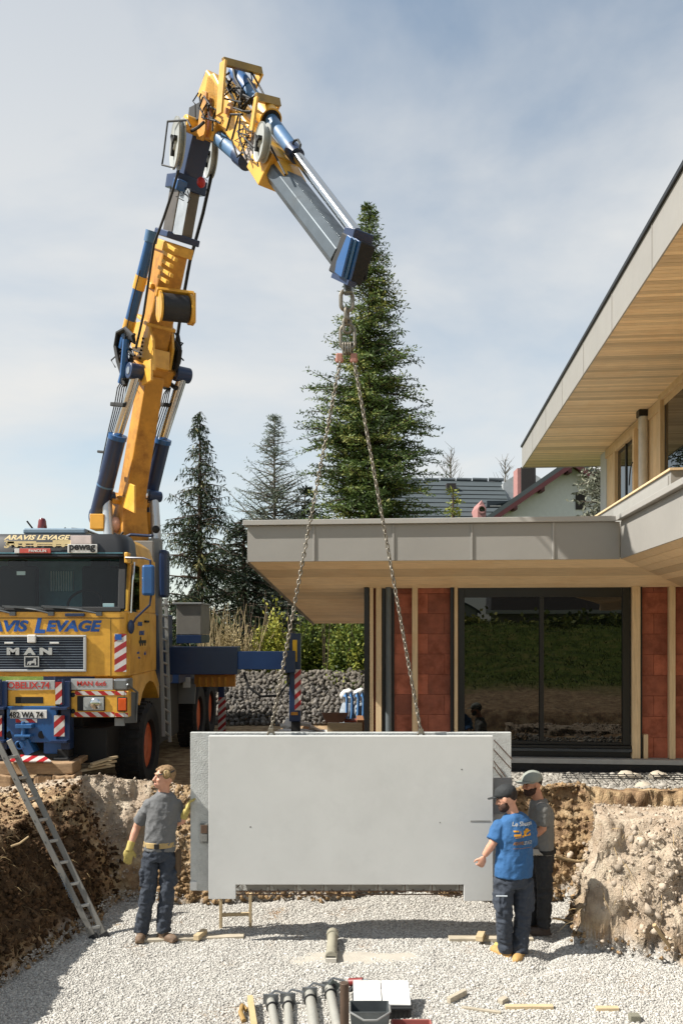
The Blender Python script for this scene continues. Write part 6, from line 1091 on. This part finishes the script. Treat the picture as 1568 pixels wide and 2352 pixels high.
# levelling boards and blocks on the gravel
def board(p0, p1, w_, h, m, label, name='board', group=None, lift=0):
    a, b_ = onf(*p0), onf(*p1); a.z += h / 2 + lift; b_.z += h / 2 + lift; return tag(MB().bar(a, b_, w_, h).build(name, m, None, .003), label, 'board', group)
board((325, 2163), (560, 2154), .10, .03, Mpl, 'grey levelling board at the left worker\'s feet', group='levelling boards'); board((1030, 2160), (1222, 2160), .12, .035, Mpl, 'grey levelling board at the feet of the worker in blue', group='levelling boards')
board((450, 2168), (470, 2152), .06, .05, Mpl2, 'small wood block across the left levelling board', 'block', lift=.032); board((1100, 2172), (1106, 2158), .07, .05, Mpl2, 'small wood block across the right levelling board', 'block', lift=.037); board((1138, 2182), (1142, 2172), .05, .03, mat('lemon_block', '#d8cf7e', .7), 'pale yellow block beside the blue worker\'s boot', 'block')
board((1030, 2306), (1068, 2286), .04, .05, Mpl, 'short brown board end lying left of the right-hand planks'); board((1160, 2318), (1270, 2318), .05, .03, Mpl2, 'long pale plank on the gravel in the right foreground'); board((1368, 2322), (1420, 2322), .05, .03, Mpl2, 'short pale plank right of the long one'); board((1148, 2308), (1162, 2300), .05, .04, Mpl, 'stub of wood touching the long plank'); board((1445, 2345), (1468, 2345), .07, .05, mat('grey_block', '#7d7b6c', .8), 'small grey-green block near the right lower edge', 'block'); board((1060, 2318), (1150, 2330), .03, .02, Mpl, 'thin grey strip of wood half sunk in the gravel')
# trestle under the panel
ts = empty('trestle', onf(540, 2128), 'small timber H-shaped trestle under the left end of the panel', 'trestle'); a, b_ = onf(507, 2133), onf(575, 2130); zt_ = .36
for p in (a, b_): MB().bar(p, p + V((0, 0, zt_)), .03, .04, V((0, 1, 0))).build('post', Mpl2, ts, .003)
MB().bar(a + V((0, -.0, .14)), b_ + V((0, -.0, .14)), .025, .035).build('crossbar', Mpl2, ts, .003)
# drain pipe stub with bend
dp = empty('drain_pipe', onf(762, 2215), 'grey-beige plastic drain pipe stub lying in the gravel, centre', 'pipe'); Mpv = mat('pipe_grey_beige', '#a09c8b', .5, var=.12, dirt='#7f7a69', dirtamt=.4)
a, b_ = onf(760, 2212), onf(764, 2162); up_ = V((0, 0, .05)); MB().cyl(a + up_, b_ + up_ * 1.6, .05, n=20).build('tube', Mpv, dp, smooth=True, sharp=40); MB().lathe(a + up_ + V((0, .0, 0)), (a - b_), [(.056, -.12), (.058, 0), (.050, .002), (.044, -.03)], 20).build('socket', Mpv, dp, smooth=True, sharp=40); MB().cyl(a + up_ + (a - b_).normalized() * -.02, a + up_ + (a - b_).normalized() * .0005, .044, n=18).build('bore', Mcha, dp); MB().lathe(b_ + up_ * 1.6, (b_ - a), [(.06, -.10), (.062, -.02), (.055, .0)], 20).build('sleeve', Mpv, dp, smooth=True); MB().box(a + V((.0, -.005, .02)), (.10, .03, .05)).build('label', mat('pipe_label', '#c9c4b8', .6), dp)
# sand patch where the pipe lies
c = onf(800, 2200); th = [i * 6.283 / 40 for i in range(40)]; sp = MB(); k = [V((c.x + math.cos(t) * .75 * (1 + .15 * noise.noise(V((math.cos(t) * 2, math.sin(t) * 2, 1)))), c.y + math.sin(t) * .22, 0)) for t in th]
for q in k: q.z = gz(q.x, q.y) - .004
top_ = V((c.x, c.y, gz(c.x, c.y) + .016)); sp.add(k + [top_], [(i, (i + 1) % 40, 40) for i in range(40)]); tag(sp.build('sand_patch', mat('fine_sand', '#b3ada1', .95, var=.08, bump=.3, bscale=80), None, smooth=True, fix=False), 'smooth sand patch around the drain pipe stub', None, kind='stuff')
# formwork props lying in the foreground
Mprop = mat('prop_grey', '#b1b0a8', .45, metal=.3, var=.12, dirt='#7a7468', dirtamt=.4)
for i, (x0, y0, x1, y1, r) in enumerate(((622, 2302, 634, 2372, .035), (661, 2299, 663, 2372, .035), (711, 2288, 722, 2372, .043), (756, 2274, 776, 2372, .04))):
    a, b_ = onf(x0, y0 + 8), onf(x1, y1 + 8); u_ = V((0, 0, r)); pr = empty('formwork_prop', b_, ('leftmost', 'second from the left', 'third from the left', 'rightmost')[i] + ' of the grey tubular props lying at the bottom edge', 'prop', 'grey props on the gravel'); MB().cyl(a + u_, b_ + u_, r, n=16).build('tube', Mprop, pr, smooth=True, sharp=40); d = (b_ - a).normalized(); MB().ring(a + u_ + d * .12, d, r + .006, .009, 18).build('band', Mrub, pr, smooth=True); MB().box(a + V((.0, .0, r + .01)), (.13, .012, .1)).build('end_plate', Mste, pr, .003); MB().tube([a + u_ + V((-.03, 0, r)), a + u_ + V((.03, .05, r + .03)), a + u_ + V((.13, .04, r + .01))], .01, 6).build('lever', Mste, pr)
a, b_ = onf(574, 2312), onf(584, 2375); tag(MB().bar(a + V((0, 0, .07)), b_ + V((0, 0, .05)), .045, .045).build('wood_stake', mat('yellow_timber', '#bda77c', .7, var=.12)), 'yellow timber stake standing at the left of the props', 'stake')
tag(MB().tube([onf(566, 2330) + V((0, 0, .03)), onf(556, 2325) + V((0, 0, .05)), onf(552, 2340) + V((0, 0, .05)), onf(560, 2352) + V((0, 0, .02))], .02, 8).build('bent_strap', mat('ochre_strap', '#9a7d4a', .6)), 'bent ochre strap beside the yellow stake', 'strap')
b_ = onf(791, 2420); MB_ = MB().tube([b_, V((b_.x, b_.y, P(791, 2258, b_.y).z))], [.034, .034], 14); tag(MB_.build('steel_stake', mat('rusty_stake', '#5b4a3d', .6, metal=.3, var=.2, dirt='#3a2d24'), None, .004, smooth=True), 'upright rusty round steel stake at the bottom edge', 'stake')
# crate with bucket, red tray and small tools
cr_ = empty('crate', onf(868, 2352), 'black plastic crate with a white lid in the foreground', 'crate'); c = onf(868, 2352); Mck = mat('crate_black', '#1d1f21', .5, var=.15); yb_, yf_ = c.y + .32, c.y + .06; xa, xb = P(811, 0, yb_).x, P(938, 0, yb_).x; zt_ = P(0, 2280, yb_ - .05).z
MB().bx(xa, xb, yf_, yb_, c.z - .02, zt_ - .05).build('body', Mck, cr_, .008)
for i in range(13): x = xa + .02 + i * (xb - xa - .04) / 12; MB().bx(x - .006, x + .006, yf_ - .012, yf_ - .001, c.z, zt_ - .055).build('rib', mat('crate_rib', '#8d9092', .5) if i < 5 else Mck, cr_)
MB().bx(xa - .01, xb + .01, yf_ - .02, yb_ + .02, zt_ - .048, zt_ - .03).build('rim', Mck, cr_, .004); xm_ = (xa + xb) / 2
for s, (x0, x1) in enumerate(((xa + .0, xm_ - .004), (xm_ + .004, xb))): MB().prism([(x0, yf_ + .02, zt_ - .025), (x1, yf_ + .02, zt_ - .028 + .0), (x1, yb_ + .05, zt_ + .045), (x0, yb_ + .05, zt_ + .045)], (0, 0, .012)).build('lid', Mwht, cr_, .003)
bk_ = empty('bucket', onf(848, 2365), 'square grey metal bucket in front of the crate', 'bucket'); c = onf(848, 2372); c.y -= .05; zt2 = P(0, 2312, c.y).z; Mbk = mat('bucket_grey', '#6e7476', .35, metal=.6, var=.25, dirt='#41464a')
w2, d2 = .155, .10
bkm = MB(); o4 = [(-w2, -d2), (w2, -d2), (w2, d2), (-w2, d2)]
bkm.add([V((c.x + x * .85, c.y + y * .85, c.z)) for x, y in o4] + [V((c.x + x, c.y + y, zt2)) for x, y in o4] + [V((c.x + x * .93, c.y + y * .93, zt2)) for x, y in o4] + [V((c.x + x * .85, c.y + y * .85, c.z + .08)) for x, y in o4], [(3, 2, 1, 0)] + [(i + k, (i + 1) % 4 + k, (i + 1) % 4 + 4 + k, i + 4 + k) for k in (0, 4, 8) for i in range(4)] + [(12, 13, 14, 15)]); bkm.build('pail', Mbk, bk_, .008)
bh_ = MB(); bh_.tube([V((c.x - w2, c.y, zt2)), V((c.x - w2, c.y - .1, zt2 + .0)), V((c.x - .05, c.y - .17, zt2 - .03)), V((c.x + .05, c.y - .17, zt2 - .03)), V((c.x + w2, c.y - .1, zt2)), V((c.x + w2, c.y, zt2))], .008, 7); bh_.build('bail', Malu, bk_, smooth=True)
rt_ = empty('tray', onf(940, 2350), 'faded red plastic tray beside the crate', 'tray'); Mrt = mat('faded_red_plastic', '#9c5c55', .6, var=.12, dirt='#8f4a44'); c = onf(945, 2385) - V((0, 0, .03)); MB().box(c + V((0, -.02, .07)), (.30, .2, .012)).build('base', Mrt, rt_, .004)
for dx, dy, sx, sy in ((-.15, -.02, .014, .2), (.15, -.02, .014, .2), (0, .08, .29, .014), (0, -.12, .29, .014)): MB().box(c + V((dx, dy, .105)), (sx, sy, .06)).build('side', Mrt, rt_, .003)
dr = empty('power_drill', onf(815, 2268), 'small dark red power tool lying behind the white lid', 'drill'); c = onf(815, 2275) + V((0, 0, .04)); MB().cyl(c + V((-.05, .02, .02)), c + V((.07, -.02, .05)), .034, .028, 12).build('housing', mat('dark_red_plastic', '#7c2a28', .45), dr, smooth=True); MB().bar(c + V((-.01, 0, 0)), c + V((-.05, -.03, -.045)), .035, .03).build('grip', Mrub, dr, .006); MB().cyl(c + V((.07, -.02, .05)), c + V((.11, -.033, .06)), .016, .01, 10).build('chuck', Mste, dr)
gp = onf(884, 2268); gl = MB(); gl.box(gp + V((0, 0, .02)), (.2, .03, .02)); gl.box(gp + V((-.02, -.03, .02)), (.05, .08, .02)); gl.box(gp + V((.1, .0, .035)), (.1, .05, .012)); gl = gl.build('trowel', mat('tool_brown', '#5e4f45', .6, var=.2), None, .003); tag(gl, 'brown hand tool on the gravel behind the crate', 'tool')
bt = onf(766, 2285); e = empty('bracket', bt, 'small angled steel bracket between the props and the rusty stake', 'bracket'); MB().box(bt + V((0, 0, .07)), (.09, .02, .09), M.Rotation(R(35), 3, 'Y')).build('plate', mat('bracket_grey', '#5f6663', .5, metal=.4), e, .003); MB().cyl(bt + V((0, -.013, .08)), bt + V((0, -.011, .08)), .02, n=10).build('hole', Mcha, e)
# debris heap, box, barrow tray and big bags beyond the panel
Mdeb = mat('white_debris', '#cfccc6', .8, var=.12, dirt='#a79f93', dirtamt=.4)
dh = empty('debris_heap', P(690, 1690, 14.6), 'heap of broken white plaster sheets left of the plywood box', 'rubble'); rg_ = random.Random(3)
for i in range(26): c = P(rg_.uniform(635, 748), rg_.uniform(1662, 1715), 14.4 + rg_.random() * .8); MB().box(c, (rg_.uniform(.12, .38), rg_.uniform(.1, .3), rg_.uniform(.015, .06)), M.Rotation(rg_.uniform(-.6, .6), 3, 'Y') @ M.Rotation(rg_.uniform(-.6, .6), 3, 'X')).build('sheet', Mdeb if i % 5 else mat('brown_scrap', '#a5764f', .8), dh, .004)
MB().lump((P(690, 1730, 14.8).x, 14.8, .95), (.75, .5, .45), .2, seed=5).build('mound', Mdeb, dh)
pbx_ = empty('plywood_box', P(790, 1700, 14.2), 'low plywood box beside the house corner', 'box'); pq('front_board', Mpl2, pbx_, 751, 832, 1661, 1760, 14.0, .04); pq('side_board', mat('dark_ply', '#8a5f3c', .8), pbx_, 820, 836, 1655, 1760, 14.06, .8)
bt_ = empty('barrow_tray', P(770, 1690, 14.5), 'dark brown mortar tub standing on the plywood box', 'tub'); mb = MB(); k4 = lambda x0, x1, y, Y0, Y1: [P(x0, y, Y0), P(x1, y, Y0), P(x1, y, Y1), P(x0, y, Y1)]
mb.add(k4(748, 788, 1660, 14.3, 14.7) + k4(738, 801, 1637, 14.2, 14.85) + k4(742, 797, 1638, 14.23, 14.8) + k4(750, 786, 1655, 14.33, 14.68), [(3, 2, 1, 0)] + [(i + k, (i + 1) % 4 + k, (i + 1) % 4 + 4 + k, i + 4 + k) for k in (0, 4, 8) for i in range(4)] + [(12, 13, 14, 15)]); mb.build('tub', mat('tub_brown', '#6d5550', .6, var=.12), bt_, .01); pq('board', mat('red_board', '#7d4138', .7), bt_, 790, 825, 1655, 1660, 14.5, .3)
for i, (x, lb) in enumerate(((800, 'left'), (826, 'right'))):
    bb = empty('bulk_bag', P(x, 1690, 15.3), lb + ' of the white bulk bags with blue straps behind the plywood box', 'bag', 'white bulk bags'); c = P(x, 1640, 15.3); mb = MB(); mb.tube([V((c.x, c.y, .95)), V((c.x, c.y, 1.3)), V((c.x, c.y, c.z + .05)), V((c.x, c.y, c.z + .2))], [(.13, .14), (.16, .16), (.15, .15), (.1, .1)], 14); remesh(mb, 'sack', mat('bag_grey', '#8e979f', .8, var=.12), bb, .025, .02, (5, 5, 5))
    mb = MB(); [mb.lump(P(x + dx, 1600 + dy, 15.25), (.09, .07, .08), .3, seed=i * 7 + dx) for dx, dy in ((-10, -4), (2, -10), (8, 2))]; remesh(mb, 'top_folds', Mwht, bb, .015)
    for dx in (-6, 6): MB().tube([P(x + dx - 3, 1600, 15.12), P(x + dx, 1592, 15.1), P(x + dx + 3, 1606, 15.1), P(x + dx + 2, 1640, 15.1), P(x + dx - 1, 1658, 15.1)], (.026), 6).build('strap', mat('strap_blue', '#4c7fb5', .7, var=.15), bb, smooth=True)
# reinforcement mesh and stones at the foot of the house
rm = empty('rebar_mesh', P(1430, 1795, 11.6), 'dark steel reinforcement mesh lying along the black plinth', 'mesh')
for i in range(3): y = 11.35 + i * .15; MB().cyl((P(1290, 0, y).x, y, 1.13), (P(1640, 0, y).x, y, 1.10), .007, n=6).build('long_bar', Mcha, rm)
for i in range(17): x = P(1295 + i * 20, 0, 11.5).x; MB().cyl((x, 11.28, 1.125), (x + .06, 11.72, 1.125), .006, n=6).build('cross_bar', Mcha, rm)
for i, (x, y, r, lb) in enumerate(((1437, 1786, .10, 'pale boulder behind the mesh, leftmost of three'), (1457, 1789, .08, 'smaller pale boulder in the middle behind the mesh'), (1510, 1786, .11, 'pale boulder behind the mesh, rightmost of three'), (1477, 1812, .09, 'lone pale boulder in front of the mesh'))): Yb = 11.8 if i < 3 else 10.55; c = P(x, y, Yb); c.z = gz(c.x, Yb) + r * .4; tag(MB().lump(c, (r * 1.2, r, r * .75), .15, seed=i + 20).build('boulder', mat('pale_boulder', '#b5ab9a', .9, var=.15, scale=12, bump=.3), None, smooth=True), lb, 'boulder', 'boulders by the plinth')
# roots poking out of the banks
for i, (pts, r, lb) in enumerate(((((1272, 1966), (1295, 1974), (1325, 1980), (1345, 1976)), .022, 'pale thick root sticking out behind the bearded worker'), (((1502, 2125), (1530, 2165), (1555, 2200), (1580, 2240)), .02, 'long thin stick leaning on the clay spur at the right edge'), (((1270, 2110), (1300, 2115), (1330, 2120)), .012, 'thin twig at the foot of the clay spur'), (((25, 1945), (45, 1938), (66, 1922)), .012, 'pale root hanging from the left bank'))):
    Yr = (9.0, 7.75, 8.5, 8.35)[i]; tag(MB().tube([P(x, y, Yr + .05 * j) for j, (x, y) in enumerate(pts)], [r, r * .9, r * .75, r * .5][:len(pts)], 7).build('root', mat('pale_root', '#b39b75', .85, var=.2), None, smooth=True), lb, 'root')
